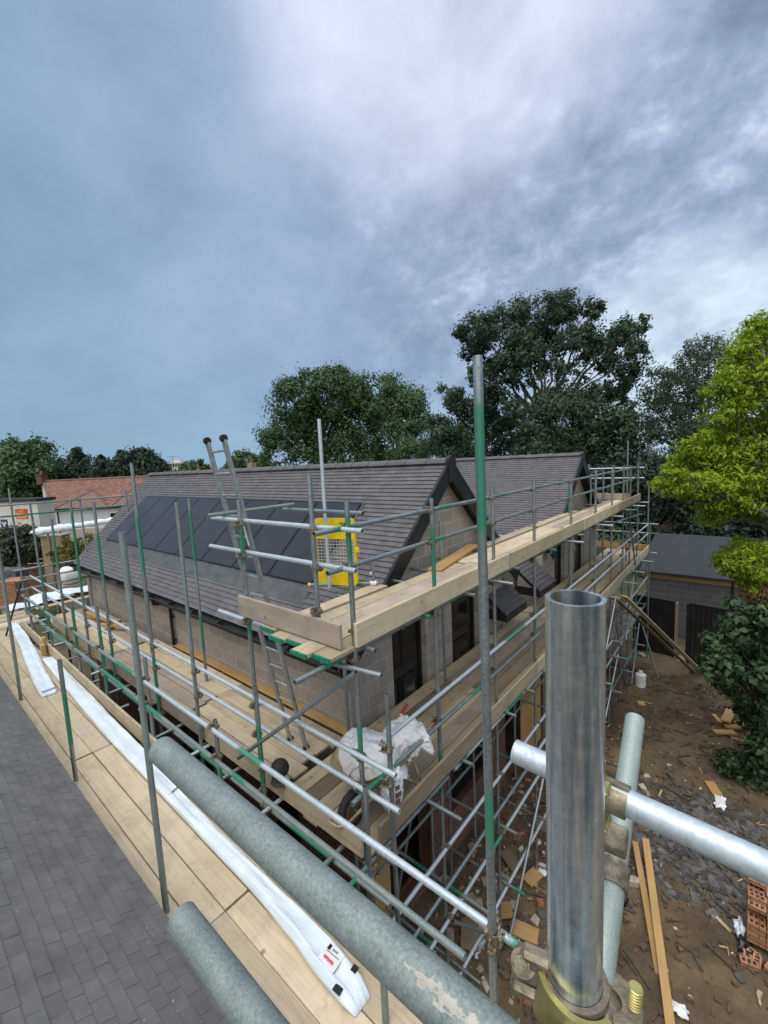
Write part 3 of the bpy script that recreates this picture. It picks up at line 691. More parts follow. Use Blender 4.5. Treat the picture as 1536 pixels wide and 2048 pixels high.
tiles(tl, V((0, R2 + 2.75, EAVE)), U, bk_s, bk_n, lambda a: -12.0, lambda a: -3.78, SL, gauge=0.186)
roof = tl.build('roof', 'dark_plain_tile', house)
# boarding below the tiles
b = MB()
for (y0, yr, x0, x1) in ((3.60, RY, -15.1, VX - 0.03), (R2 - 2.75, R2, -12.0, -3.81)):
    for sgn, s_, n_ in ((1, roof_s, roof_n), (-1, bk_s, bk_n)):
        o = V((0, yr - sgn * 2.75, EAVE)) - n_ * 0.012; xl2 = x0 - (0.8 if y0 < 5 else 0)
        pts = [o + U * x0, o + U * x1, o + U * x1 + s_ * SL, o + U * xl2 + s_ * SL]
        if sgn < 0: pts = pts[::-1]
        b.poly(pts, n_, 0.09)
b.box((-8.6, 10.2, 5.0), (7.4, 2.6, 0.12))
b.build('soffit', 'black_fascia', roof)
for (yr, x0, x1) in ((RY, -16.0, VX), (R2, -12.0, -3.78)):
    b = MB(); nseg = int((x1 - x0) / 0.45); n = 9
    for k in range(nseg):
        xa = x1 - k * 0.45; xb = xa - 0.455; dz = random.uniform(-0.003, 0.003); r0, r1 = 0.108, 0.116
        vs = []
        for (xx, rr) in ((xa, r1), (xb + 0.012, r0)):
            for i in range(n):
                th = PI * (0.06 + 0.88 * i / (n - 1)); vs.append((xx, yr + rr * math.cos(th) * 1.1, RZ - 0.055 + dz + rr * math.sin(th)))
        fs = [(i, i + 1, n + i + 1, n + i) for i in range(n - 1)] + [tuple(range(n))[::-1], tuple(range(n, 2 * n))]
        b.add(vs, fs)
    b.build('ridge_tiles', 'dark_plain_tile', roof, smooth=35)
# verges: barge boards and end caps
for (yr, xv) in ((RY, VX), (R2, -3.78)):
    for sgn, s_, n_ in ((1, roof_s, roof_n), (-1, bk_s, bk_n)):
        o = V((xv, yr - sgn * 2.75, EAVE)); b = MB()
        b.bar(o - s_ * 0.12 + n_ * -0.105 + U * 0.012, o + s_ * SL + n_ * -0.105 + U * 0.012, 0.03, 0.26, up=n_.cross(s_) * sgn if False else None)
        p0 = o - s_ * 0.12; b2 = MB()
        vs = [p0 + n_ * 0.035, p0 - n_ * 0.225, o + s_ * (SL - 0.02) - n_ * 0.225, o + s_ * (SL + 0.02) + n_ * 0.035]
        b2.poly(vs if sgn < 0 else vs[::-1], U, 0.03); q = [v + U * 0 for v in vs]
        b2.poly([p0 + n_ * 0.036 + U * 0.006, p0 - n_ * 0.02 + U * 0.006, o + s_ * SL - n_ * 0.02 + U * 0.006, o + s_ * (SL + .02) + n_ * 0.036 + U * 0.006][::(1 if sgn < 0 else -1)], U, 0.05)
        b2.build('bargeboard', 'black_fascia', roof)
    b = MB(); b.tube((xv - 0.04, yr, RZ - 0.045), (xv + 0.02, yr, RZ - 0.045), 0.135, 16, False); b.box((xv + 0.004, yr, RZ - 0.22), (0.02, 0.2, 0.28), ch=0.004); b.build('verge_cap', 'black_fascia', roof, smooth=40)
# solar panels, let into the tiles
SX = [-5.17, -6.33, -7.48, -8.68, -9.88, -11.02, -12.20, -13.30, -14.36]
def solar_panel(xa, xb):
    m = MB(); c = V(((xa + xb) / 2, 3.60, EAVE)) + roof_s * 1.82 + roof_n * 0.030; ax = (U, roof_s, roof_n); w, h = xa - xb - 0.03, 1.735
    m.box(c, (w, h, 0.028), ax, 0.003, 0)
    for sx in (-1, 1): m.box(c + U * (sx * (w / 2 - 0.012)) + roof_n * 0.008, (0.022, h, 0.022), ax, 0.002, 1)
    for sy in (-1, 1): m.box(c + roof_s * (sy * (h / 2 - 0.012)) + roof_n * 0.0085, (w, 0.022, 0.022), ax, 0.002, 1)
    return m.build('solar_panel', ['solar_glass', 'black_plastic'], roof)
for k in range(8): solar_panel(SX[k], SX[k + 1])
b = MB(); o = V((0, 3.6, EAVE))
def strip(a0, a1, x0, x1, h): b.box(o + U * ((x0 + x1) / 2) + roof_s * ((a0 + a1) / 2) + roof_n * h, (x1 - x0, a1 - a0, 0.012), (U, roof_s, roof_n))
strip(0.60, 0.96, -14.42, -5.13, 0.006); strip(2.66, 2.73, -14.42, -5.13, 0.012); strip(0.96, 2.66, -5.165, -5.12, 0.016); strip(0.96, 2.66, -14.42, -14.35, 0.016); strip(0.96, 2.66, -14.36, -5.16, -0.004)
b.build('lead_flashing', 'black_lead_sheet', roof)
# gutter, fascia and downpipe on the eave
b = MB(); n = 8; gy, gz = 3.535, 5.035
vs = []
for xx in (-15.3, -3.84):
    for rr in (0.056, 0.050):
        for i in range(n + 1): vs.append((xx, gy + rr * math.cos(PI + PI * i / n), gz + rr * math.sin(PI + PI * i / n)))
m_ = n + 1; fs = [(i, i + 1, 2 * m_ + i + 1, 2 * m_ + i) for i in range(n)] + [(m_ + i + 1, m_ + i, 3 * m_ + i, 3 * m_ + i + 1) for i in range(n)]
fs += [(0, 2 * m_, 3 * m_, m_), (n, m_ + n, 3 * m_ + n, 2 * m_ + n)] + [tuple(range(n + 1)), tuple(range(2 * m_ + n, 2 * m_ - 1, -1))]
b.add(vs, fs)
for k in range(13): b.tube((-15.1 + k * 0.93, gy, gz - 0.005), (-15.06 + k * 0.93, gy, gz + 0.002), 0.0575, 12, False)
b.box((-9.55, 3.607, 4.96), (11.4, 0.025, 0.17)); b.box((-9.55, 3.76, 4.885), (11.4, 0.28, 0.015))
b.build('gutter', 'black_plastic', house, smooth=40)
dx = PY(332, 1195, 3.8).x
b = MB(); b.tube((dx, gy, 4.99), (dx, gy, 4.86), 0.034, 10, False); b.tube((dx, gy, 4.87), (dx + 0.02, 3.84, 4.80), 0.034, 10, False); b.tube((dx + 0.02, 3.85, 4.82), (dx + 0.02, 3.85, 0.1), 0.034, 10, False)
for z in (4.78, 4.5, 3.98): b.box((dx + 0.02, 3.868, z), (0.12, 0.07, 0.03))
b.build('downpipe', 'black_plastic', house, smooth=40)
# window frames and glazing / boarding in the openings
def window(x, y0, y1, z0, z1, mull=1):
    f = MB(); t = 0.055
    for y in (y0 + t / 2, y1 - t / 2): f.box((x, y, (z0 + z1) / 2), (0.07, t, z1 - z0))
    for z in (z0 + t / 2, z1 - t / 2): f.box((x + 0.001, (y0 + y1) / 2, z), (0.068, y1 - y0 - 2 * t, t))
    for k in range(mull): f.box((x - 0.001, y0 + (y1 - y0) * (k + 1) / (mull + 1), (z0 + z1) / 2), (0.06, t * 0.8, z1 - z0 - 2 * t))
    fo = f.build('window', 'black_fascia', house)
    MB().box((x - 0.004, (y0 + y1) / 2, (z0 + z1) / 2), (0.012, y1 - y0 - 0.08, z1 - z0 - 0.08)).build('pane', 'dark_glass', fo)
for (a, c, s, h) in G1 + G2: window(XW - 0.14, a + 0.005, c - 0.005, s + 0.005, h - 0.005, 0)
for (a, c, s, h) in ((6.4, 7.9, 0.9, 2.2), (14.6, 15.6, 0.9, 2.2)): window(XW - 0.12, a + 0.005, c - 0.005, s + 0.005, h - 0.005, 1)
b = MB()
for (a, c, s, h) in G1: b.box((XW - 0.03, (a + c) / 2, h + 0.075), (0.08, c - a + 0.3, 0.13))
b.build('lintel', 'red_brick', house)
# insulation boards leaning inside the first openings, and ply fixed over the ground floor
b = MB(); b.box((-4.42, 7.1, 4.2), (0.06, 0.85, 1.3)); b.box((-4.5, 5.3, 4.0), (0.06, 0.6, 1.1)); b.build('timber_backing', 'dirty_board_timber', house)
for (y0, y1) in ((9.2, 9.2), ):
    pass
def pent(y0, y1):
    m = MB(); s_ = V((-0.66, 0, 0.56)).normalized(); n_ = V((0.56, 0, 0.66)).normalized(); o_ = V((-3.62, 0, 4.36)); Y = V((0, 1, 0))
    tiles(m, o_, Y, s_, n_, lambda a: y0, lambda a: y1, 0.98, gauge=0.12, lift=0.016, tw=0.18)
    q = [o_ + Y * y0, o_ + Y * y1, o_ + Y * y1 + s_ * 0.98, o_ + Y * y0 + s_ * 0.98]
    p = m.build('porch_roof', 'dark_plain_tile', house)
    f = MB(); f.poly([v - n_ * 0.008 for v in q], n_, 0.06); f.box((-3.63, (y0 + y1) / 2, 4.28), (0.03, y1 - y0, 0.14)); f.box((-3.95, y0 + 0.02, 4.32), (0.6, 0.03, 0.2)); f.box((-3.95, y1 - 0.02, 4.32), (0.6, 0.03, 0.2))
    f.build('fascia', 'black_fascia', p)
pent(8.05, 9.12); pent(9.95, 11.1)
tag(MB().box((-3.90, 10.05, 1.3), (0.018, 1.3, 2.4)).build('plywood_sheet', 'orange_plywood', loc=(0, 0, 0)), 'brown plywood sheet standing against the brick ground floor below the gable scaffold', 'plywood')
tag(MB().box((-3.86, 4.15, 1.25), (0.02, 0.35, 2.3)).build('timber_hoarding', 'orange_plywood'), 'orange timber boarding at the ground floor corner of the new house', 'hoarding')

# ------------------------------------------------------------------ scaffold round the house
sg = thing('gable_scaffold', 'two level tube scaffold running along the gable side of the new house', 'scaffolding', (-2.65, 10, 0))
YS = [2.65, 3.98, 5.50, 7.04, 9.05, 10.95, 12.60, 14.05, 15.05, 16.30]
random.seed(3)
BX = -2.65; RX = -2.70
for i, y in enumerate(YS):
    bands = [((0.30, 0.36), (0.66, 0.72), (0.92, 0.985)), ((0.50, 0.58), (0.82, 0.96)), (), ((0.62, 0.70),), (), ((0.52, 0.6),), (), ((0.7, 0.8),), (), ()][i]
    top = 7.29 if i == 0 else 7.18 + 0.02 * math.sin(i * 3)
    st = pipe(sg, 'standard', (BX, y, 0.0 if y > 2 else 0), (BX, y, top), bands=bands, n=14 if i < 4 else 10)
    for z in (7.04, 6.68): coupler(st, V((BX, y, z)), V((0, 0, 1)), V((-1, 0.12, 0)))
    for z in (5.86, 4.90, 4.55, 3.82): coupler(st, V((BX, y, z - 0.03)), V((0, 0, 1)), V((-1, 0.1, 0)))
    if i < 7: coupler(st, V((BX, y, 6.10)), V((0, 0, 1)), V((-0.3, 1, 0)))
    for z in (2.9, 1.95): coupler(st, V((BX, y, z)), V((0, 0, 1)), V((1, 0.1, 0)))
    b_ = MB().box((BX, y, GZ(BX, y) + 0.02), (0.15, 0.15, 0.012)).build('base_plate', 'dark_steel', sg)
# the extra standard at the corner of the lower deck
st = pipe(sg, 'standard', (-2.44, 2.82, 0), (-2.44, 2.82, 5.49), bands=()); coupler(st, V((-2.44, 2.82, 4.93)), out=V((-1, -.3, 0))); coupler(st, V((-2.44, 2.82, 4.58)), out=V((-1, -.3, 0))); coupler(st, V((-2.44, 2.82, 3.84)), out=V((-1, 0, 0)))
st = pipe(sg, 'standard', (-2.60, 18.1, 0), (-2.60, 18.1, 6.35), n=10); st = pipe(sg, 'standard', (-2.42, 17.3, 0), (-2.42, 17.3, 5.1), n=10)
for (y, top) in ((5.82, 6.62), (9.76, 6.58), (12.4, 6.9), (14.6, 6.95), (16.2, 7.0)):
    st = pipe(sg, 'inner_standard', (-3.68 if y > 6 else -3.72, y, 0), (-3.68 if y > 6 else -3.72, y, top), bands=rbands(0.3), n=10); coupler(st, V((st_x := (-3.68 if y > 6 else -3.72), y, 5.88)), out=V((1, 0, 0)))
for (y0, y1, z) in ((2.30, 8.4, 7.04), (8.2, 13.0, 7.05), (12.8, 16.5, 7.05), (2.42, 6.6, 6.68), (6.4, 11.6, 6.70), (11.4, 16.5, 6.70)):
    pipe(sg, 'guard_rail', (RX, y0, z), (RX, y1, z + 0.02), bands=((0.03, 0.09), (0.30, 0.36), (0.56, 0.62), (0.80, 0.84)) if z > 7 else ((0.66, 0.72), (0.4, 0.44)), n=12)
for (y0, y1, z) in ((2.02, 7.6, 5.86), (7.4, 12.9, 5.86), (12.7, 16.8, 5.86)):
    pipe(sg, 'ledger', (RX - 0.03, y0, z), (RX - 0.03, y1, z), bands=((0.05, 0.10), (0.42, 0.5), (0.62, 0.72)), n=12)
for (y0, y1, z, mat) in ((2.9, 8.2, 4.90, 'bright_galvanised_steel'), (8.0, 13.2, 4.91, 'bright_galvanised_steel'), (13.0, 18.2, 4.90, 'bright_galvanised_steel'), (2.45, 7.4, 4.55, 'galvanised_steel'), (7.2, 12.4, 4.55, 'bright_galvanised_steel'), (12.2, 18.2, 4.55, 'bright_galvanised_steel')):
    pipe(sg, 'guard_rail', (RX + 0.1, y0, z), (RX + 0.1, y1, z), mat, bands=((0.02, 0.14), (0.44, 0.54)) if z < 4.8 and y0 < 3 else rbands(0.5), n=12)
for (y0, y1, z) in ((2.2, 4.05, 3.80), (4.2, 5.55, 3.80), (5.5, 9.4, 3.80), (9.2, 14, 3.80), (13.8, 18.3, 3.80)):
    pipe(sg, 'ledger', (RX + 0.1, y0, z), (RX + 0.1, y1, z), 'bright_galvanised_steel' if y0 > 4 else 'galvanised_steel', bands=((0.05, 0.22),), n=12)
for (x, y0, y1, z, mat) in ((-2.60, 2.6, 8.6, 2.90, 'bright_galvanised_steel'), (-2.58, 2.4, 7.0, 2.42, 'galvanised_steel'), (-2.60, 3.0, 9.2, 1.92, 'bright_galvanised_steel'), (-2.60, 6.9, 12.8, 2.42, 'bright_galvanised_steel'), (-2.60, 8.4, 14.0, 2.90, 'galvanised_steel'), (-2.60, 9.0, 15.6, 1.92, 'bright_galvanised_steel'), (-2.6, 12.6, 18.2, 2.42, 'galvanised_steel'), (-2.6, 13.8, 18.2, 2.9, 'bright_galvanised_steel'), (-2.58, 3.4, 9.0, 0.95, 'bright_galvanised_steel'), (-3.7, 3.9, 10.0, 1.92, 'weathered_galvanised_steel'), (-3.7, 9.8, 16.2, 1.92, 'weathered_galvanised_steel'), (-2.6, 15.4, 18.2, 1.92, 'galvanised_steel'), (-2.6, 10, 16.4, 0.95, 'galvanised_steel')):
    pipe(sg, 'ledger', (x, y0, z), (x, y1, z), mat, n=10)
for y, xe in ((2.76, -2.5), (3.35, -2.62), (3.74, -2.55), (4.66, -2.5), (5.35, -2.30), (6.15, -2.55), (6.99, -2.62), (7.7, -2.5), (8.6, -2.28), (9.4, -2.5), (10.9, -2.25), (12.5, -2.35), (14.0, -2.3), (15.1, -2.25), (16.2, -2.3)):
    pipe(sg, 'transom', (xe, y, 5.908), (-4.0, y, 5.908), n=10, bands=rbands(0.4))
for y, xe in ((2.74, -2.35), (3.55, -2.12), (4.35, -2.42), (5.62, -2.40), (6.4, -2.42), (7.16, -2.36), (8.3, -2.4), (9.2, -2.3), (10.6, -2.3), (12.0, -2.3), (13.6, -2.2), (15.0, -2.2), (16.6, -2.2), (18.1, -2.3)):
    pipe(sg, 'transom', (xe, y, 3.852), (-3.95, y, 3.852), n=10, bands=rbands(0.4))
for y in (3.5, 4.3, 5.6, 7.1, 9.1, 11.0, 12.65, 14.1, 15.1, 16.4):
    pipe(sg, 'transom', (-2.30 + random.uniform(-.1, .1), y, 1.975), (-3.9, y, 1.975), 'weathered_galvanised_steel' if y < 8 else 'galvanised_steel', n=10, bands=rbands(0.6))
for y in (4.2, 5.62, 7.16, 9.0): pipe(sg, 'transom', (-2.3, y, 1.0), (-3.9, y, 1.0), n=10, bands=rbands(0.7))
for p, q in (((-2.56, 4.0, 1.9), (-2.56, 5.6, 0.05)), ((-2.56, 7.1, 1.9), (-2.56, 9.2, 0.1)), ((-2.5, 9.1, 1.9), (-1.75, 9.4, 0.05)), ((-2.55, 16.4, 5.5), (-2.55, 12.4, 5.75)), ((-2.52, 12.7, 2.9), (-2.52, 14.4, 0.1)), ((-2.52, 11.0, 0.2), (-2.52, 13.0, 1.9)), ((-2.5, 16.3, 1.9), (-1.9, 16.0, 0.1))):
    pipe(sg, 'brace', p, q, n=10, bands=rbands(0.5))
for y in (3.9, 5.5, 7.0, 9.0, 10.9, 12.6, 14.0, 15.0, 16.2):
    pipe(sg, 'inner_standard', (-3.88, y, 0), (-3.88, y, 3.88), 'weathered_galvanised_steel', n=10, bands=rbands(0.4))
for y in (10.95, 12.6, 14.05, 15.05, 16.3):
    for z in (0.95, 2.42): pipe(sg, 'transom', (-2.35, y + 0.06, z), (-3.9, y + 0.06, z), n=8, bands=rbands(0.5))
for p, q in (((-2.52, 9.05, 3.7), (-2.52, 10.95, 1.95)), ((-2.52, 12.6, 3.7), (-2.52, 10.95, 1.95)), ((-2.52, 14.05, 1.95), (-2.52, 15.05, 3.7)), ((-2.52, 15.05, 0.1), (-2.52, 16.3, 1.9)), ((-2.52, 5.5, 0.1), (-2.52, 7.04, 1.9)), ((-3.8, 4.0, 0.1), (-3.8, 5.5, 3.6)), ((-2.5, 14.05, 5.8), (-2.5, 15.2, 4.0))):
    pipe(sg, 'brace', p, q, n=8, bands=rbands(0.5))
# far end of the upper lift: returns towards the house
for z in (7.04, 6.7): pipe(sg, 'guard_rail', (-2.5, 16.42, z), (-4.9, 16.42, z), 'bright_galvanised_steel', n=10, bands=())
for z in (4.9, 4.55): pipe(sg, 'guard_rail', (-2.3, 18.25, z), (-4.6, 18.25, z), n=10)
for x, top in ((-3.4, 7.15), (-4.2, 7.2), (-4.8, 7.6)): pipe(sg, 'standard', (x, 16.36, 5.95), (x, 16.36, top), n=10, bands=())
pipe(sg, 'standard', (-2.95, 16.2, 3.9), (-2.95, 16.2, 7.95), n=10, bands=())
# boards set on edge
TB = 0.225
for y0, y1, m in ((2.62, 5.92, 'pale_board_timber'), (5.90, 9.7, 'board_timber'), (9.68, 13.2, 'pale_board_timber'), (13.18, 16.4, 'board_timber')):
    part_board(sg, 'toe_board', (-2.60 - 0.005, y0, UP + 0.115), (-2.60 - 0.005, y1, UP + 0.115), TB, 0.036, m, up=V((1, 0, 0)), endpaint='green_paint' if y0 > 5 and y0 < 9 else None)
for y0, y1, m in ((2.75, 5.1, 'dirty_board_timber'), (5.08, 6.9, 'board_timber'), (6.88, 10.4, 'pale_board_timber'), (10.38, 14.2, 'board_timber'), (14.18, 18.2, 'pale_board_timber')):
    part_board(sg, 'toe_board', (-2.565, y0, DK + 0.115), (-2.565, y1, DK + 0.115), TB, 0.036, m, up=V((1, 0, 0)))
part_board(sg, 'toe_board', (-4.28, 2.50, UP + 0.135), (-2.66, 2.50, UP + 0.135), TB, 0.036, 'grey_board_timber', up=V((0, -1, 0)))
part_board(sg, 'toe_board', (-2.9, 16.36 - 0.06, UP + 0.115), (-4.8, 16.36 - 0.06, UP + 0.115), TB, 0.036, 'grey_board_timber', up=V((0, -1, 0)))
part_board(sg, 'toe_board', (-2.6, 18.18, DK + 0.115), (-4.6, 18.18, DK + 0.115), TB, 0.036, 'new_yellow_timber', up=V((0, -1, 0)))
# short standards standing on the upper toe board, and the ladder-hole rails
st = pipe(sg, 'standard', (-3.02, 2.56, UP + 0.04), (-3.02, 2.56, 7.54), bands=()); coupler(st, V((-3.02, 2.56, 6.25)), out=V((0, -1, 0)))
for z in (7.04, 6.68): coupler(st, V((-3.02, 2.56, z - 0.03)), out=V((0.1, 1, 0)))
for z, x0, x1 in ((7.035, -4.92, -2.44), (6.68, -5.02, -2.54)): pipe(sg, 'guard_rail', (x0, 2.61, z), (x1, 2.61, z), 'bright_galvanised_steel', bands=())
st = pipe(sg, 'standard', (-4.22, 2.56, 0), (-4.22, 2.56, 7.27), bands=((0.60, 0.63), (0.78, 0.83), (0.90, 0.965)))
for z in (7.0, 6.65, 5.9, 4.9, 4.55, 3.82): coupler(st, V((-4.22, 2.56, z)), out=V((0.1, -1, 0)))
pipe(sg, 'ledger', (-5.05, 2.66, 5.83), (-3.6, 2.66, 5.83), 'bright_galvanised_steel', bands=())
pipe(sg, 'guard_rail', (-4.62, 2.40, 7.10), (-4.62, 3.62, 7.10), 'weathered_galvanised_steel', bands=()); pipe(sg, 'guard_rail', (-4.75, 3.55, 7.04), (-3.30, 3.55, 7.04), bands=())
pg = PY(638, 838, 3.75); pipe(sg, 'standard', (pg.x, 3.75, UP + 0.02), (pg.x, 3.75, pg.z), 'bright_galvanised_steel', bands=())
pipe(sg, 'brace', (-2.52, 2.52, 5.80), (-4.50, 2.44, 4.18), bands=()); 
st = pipe(sg, 'transom', (-2.30, 2.60, 5.80), (-2.95, 2.50, 5.80), n=12, bands=())
# ---- eave side lower deck
sf = thing('eave_scaffold', 'single level tube scaffold along the eave side of the new house', 'scaffolding', (-9, 2.9, 0))
FY = 2.50
for (x, y, top, bands) in ((-5.575, FY, 7.22, ()), (-6.95, 2.52, 7.77, ((0.50, 0.62), (0.78, 0.90))), (-8.79, FY, 7.15, ((0.80, 0.92), (0.55, 0.65))), (-10.17, FY, 7.16, ((0.75, 0.97),)), (-11.75, FY, 6.70, ((0.85, 0.95),)), (-13.4, FY, 5.5, ((0.6, 0.99),)), (-15.0, 2.37, 7.39, ((0.4, 0.5),)), (-14.9, 2.75, 7.0, ()), (-14.8, 5.1, 7.15, ((0.6, 0.7),)), (-14.9, 3.9, 7.05, ())):
    st = pipe(sf, 'standard', (x, y, 0), (x, y, top), 'weathered_galvanised_steel' if bands == () else 'galvanised_steel', bands=bands, n=12)
    if y < 2.6:
        for z in (4.92, 4.57, 3.82): coupler(st, V((x, y, z)), out=V((0.1, 1, 0)))
for (x, y, top, bands) in ((-7.16, 3.42, 7.16, ((0.62, 0.72), (0.84, 0.97))), (-9.30, 3.35, 6.99, ()), (-3.72, 3.52, 5.6, ())):
    pipe(sf, 'inner_standard', (x, y, 0), (x, y, top), 'weathered_galvanised_steel', bands=bands, n=12)
st = pipe(sf, 'standard', (-4.04, 2.46, 3.55), (-4.04, 2.46, 5.22), bands=((0.30, 0.75),)); coupler(st, V((-4.04, 2.46, 4.25)), out=V((1, 0, 0))); coupler(st, V((-4.04, 2.46, 3.8)), out=V((1, 0, 0)))
st = pipe(sf, 'standard', (-2.47, 2.50, 2.4), (-2.47, 2.50, 4.76), 'galvanised_steel', bands=()); coupler(st, V((-2.47, 2.5, 3.85)), out=V((0, 1, 0)))
for x0, x1, z, m in ((-9.0, -2.15, 4.975, 'bright_galvanised_steel'), (-15.0, -8.8, 4.96, 'bright_galvanised_steel'), (-9.4, -2.13, 4.655, 'bright_galvanised_steel'), (-15.0, -9.2, 4.64, 'bright_galvanised_steel')):
    pipe(sf, 'guard_rail', (x0, FY + 0.05, z), (x1, FY + 0.05, z), m, bands=())
for x0, x1, z in ((-9.2, -2.2, 3.80), (-15.2, -9.0, 3.80), (-8.6, -2.2, 1.9), (-15.0, -8.4, 1.9)):
    pipe(sf, 'ledger', (x0, FY - 0.05, z), (x1, FY - 0.05, z), 'weathered_galvanised_steel', bands=((0.1, 0.3), (0.5, 0.6), (0.8, 0.9)), n=12)
for k, x in enumerate((-2.9, -3.9, -4.75, -5.5, -6.3, -7.3, -8.3, -9.4, -10.6, -11.8, -13.0, -14.2)):
    pipe(sf, 'transom', (x, 2.22 + 0.06 * (k % 3), 3.852), (x, 3.86, 3.852), 'bright_galvanised_steel' if k % 2 else 'galvanised_steel', bands=(), n=10)
for x0, x1, m in ((-5.6, -2.62, 'board_timber'), (-9.5, -5.58, 'grey_board_timber'), (-13.2, -9.48, 'board_timber')):
    part_board(sf, 'toe_board', (x0, 2.575, DK + 0.112), (x1, 2.575, DK + 0.112), TB, 0.036, m, up=V((0, -1, 0)))
for z in (6.95, 6.66): pipe(sf, 'guard_rail', (-14.85, 1.4 if z > 6.8 else 2.1, z), (-14.85, 5.25, z), 'weathered_galvanised_steel', bands=((0.05, 0.14), (0.55, 0.65)) if z > 6.8 else ((0.0, 0.5), (0.6, 0.75)), n=10)
for z, y0, y1 in ((5.19, 2.2, 4.6), (4.9, 2.2, 4.4), (4.65, 2.2, 4.2)): pipe(sf, 'guard_rail', (-14.85, y0, z), (-14.85, y1, z), n=10)
# ------------------------------------------------------------------ the photographer's scaffold on the neighbouring house
sn = thing('near_scaffold', 'tube scaffold in the foreground around the neighbouring tiled roof', 'scaffolding', (-3, 1.6, 0))
for (x, y, z0, top, m, bands) in ((-9.23, 1.22, 0, 6.80, 'weathered_galvanised_steel', ()), (-3.62, 1.19, 0, 7.17, 'weathered_galvanised_steel', ()), (-6.145, 1.20, 0, 5.46, 'galvanised_steel', ((0.80, 0.93),)), (-9.05, 2.05, 0, 5.33, 'galvanised_steel', ((0.86, 0.99),)), (-7.68, 2.05, 0, 5.58, 'galvanised_steel', ((0.72, 0.94),)), (-10.9, 2.05, 0, 5.3, 'galvanised_steel', ((0.8, 0.9),)), (-12.6, 2.05, 0, 5.1, 'galvanised_steel', ()), (-5.95, 2.05, 0, 5.2, 'weathered_galvanised_steel', ()), (-4.2, 2.05, 0, 4.98, 'galvanised_steel', ((.75, .9),)), (-1.69, 1.78, 3.2, 4.40, 'weathered_galvanised_steel', ())):
    st = pipe(sn, 'standard', (x, y, z0), (x, y, top), m, bands=bands, n=16)
    if y > 2:
        for z in (4.92, 4.57): coupler(st, V((x, y, z)), out=V((0.1, -1, 0)))
tp = PY(955, 712, 1.95)
st = pipe(sn, 'standard', (tp.x - 0.02 + 0.06, 1.95, 0), (tp.x, 1.95, tp.z), bands=((0.435, 0.545), (0.675, 0.725), (0.885, 0.978)), n=20); coupler(st, V((tp.x + 0.025, 1.95, 4.93)), out=V((-0.1, 1, 0))); coupler(st, V((tp.x + 0.025, 1.95, 4.86)), V((1, 0, 0)), V((0, 0, 1)))
for x0, x1, z, m, bands in ((-6.0, -0.2, 4.905, 'bright_galvanised_steel', ((0.40, 0.47), (0.865, 0.925))), (-12.9, -5.9, 4.905, 'weathered_galvanised_steel', ((0.2, 0.3), (0.50, 0.58), (0.86, 0.95))), (-6.5, -1.2, 4.56, 'weathered_galvanised_steel', ((0.1, 0.2), (0.5, 0.55))), (-12.9, -6.3, 4.57, 'weathered_galvanised_steel', ((0.0, 0.1), (0.4, 0.5), (0.8, 0.95)))):
    pipe(sn, 'guard_rail', (x0, 2.0, z), (x1, 2.0, z), m, bands=bands, n=18)
for x in (-1.9, -3.4, -4.9, -6.3, -7.6, -9.0, -10.6, -12.2):
    pipe(sn, 'transom', (x, 0.75, 3.852), (x, 2.30, 3.852), bands=rbands(0.4), n=12)
pipe(sn, 'ledger', (-13, 2.1, 3.80), (-0.6, 2.1, 3.80), 'weathered_galvanised_steel', n=12); pipe(sn, 'ledger', (-13, 2.1, 2.9), (-0.6, 2.1, 2.9), n=12, bands=((0.55, 0.7), (0.8, 0.9)))
for x0, x1, m in ((-13.7, -11.35, 'board_timber'), (-11.3, -8.0, 'board_timber'), (-7.98, -4.1, 'board_timber'), (-4.08, -0.5, 'grey_board_timber')):
    part_board(sn, 'toe_board', (x0, 2.04 if x0 < -8 else 2.015, DK + 0.112), (x1, 2.015, DK + 0.112), TB, 0.036, m, up=V((0, -1, 0)))
part_board(sn, 'toe_board_block', (-11.28, 1.99, DK + 0.02), (-11.28, 1.99, DK + 0.36), 0.10, 0.06, 'new_yellow_timber', up=V((0, 1, 0)))
part_board(sn, 'toe_board_block', (-11.18, 1.94, DK + 0.01), (-11.18, 1.94, DK + 0.24), 0.12, 0.07, 'new_yellow_timber', up=V((0, 1, 0)))
# the tubes around the lens
NZ = 7.068
big = pipe(sn, 'guard_rail', (-0.845, 0.302, NZ), (0.65, 0.302, NZ + 0.01), 'scuffed_grey_steel', bands=(), n=48)
pipe(sn, 'guard_rail', (-0.71, 0.255, 6.842), (0.4, 0.262, 6.842), 'scuffed_grey_steel', bands=(), n=48)
ns = V((-0.106, 0.374, 0))
std = pipe(sn, 'standard', (-0.090, 0.366, 0.0), (-0.106, 0.374, 7.478), 'painted_reflection_galvanised_steel', bands=(), n=64)
s0, s1 = PY(1030, 1502, 0.84), PY(1536, 1736, 0.84); sd = (s1 - s0).normalized()
sil = pipe(sn, 'guard_rail', s0, s0 + sd * 1.6, 'bright_galvanised_steel', bands=(), n=40)
g0, g1 = PD(1270, 1438, 1.22), PD(1215, 1840, 0.86); gd = (g1 - g0).normalized()
gt = pipe(sn, 'transom', g0, g0 + gd * 1.3, 'flecked_pale_steel', bands=(), n=40)

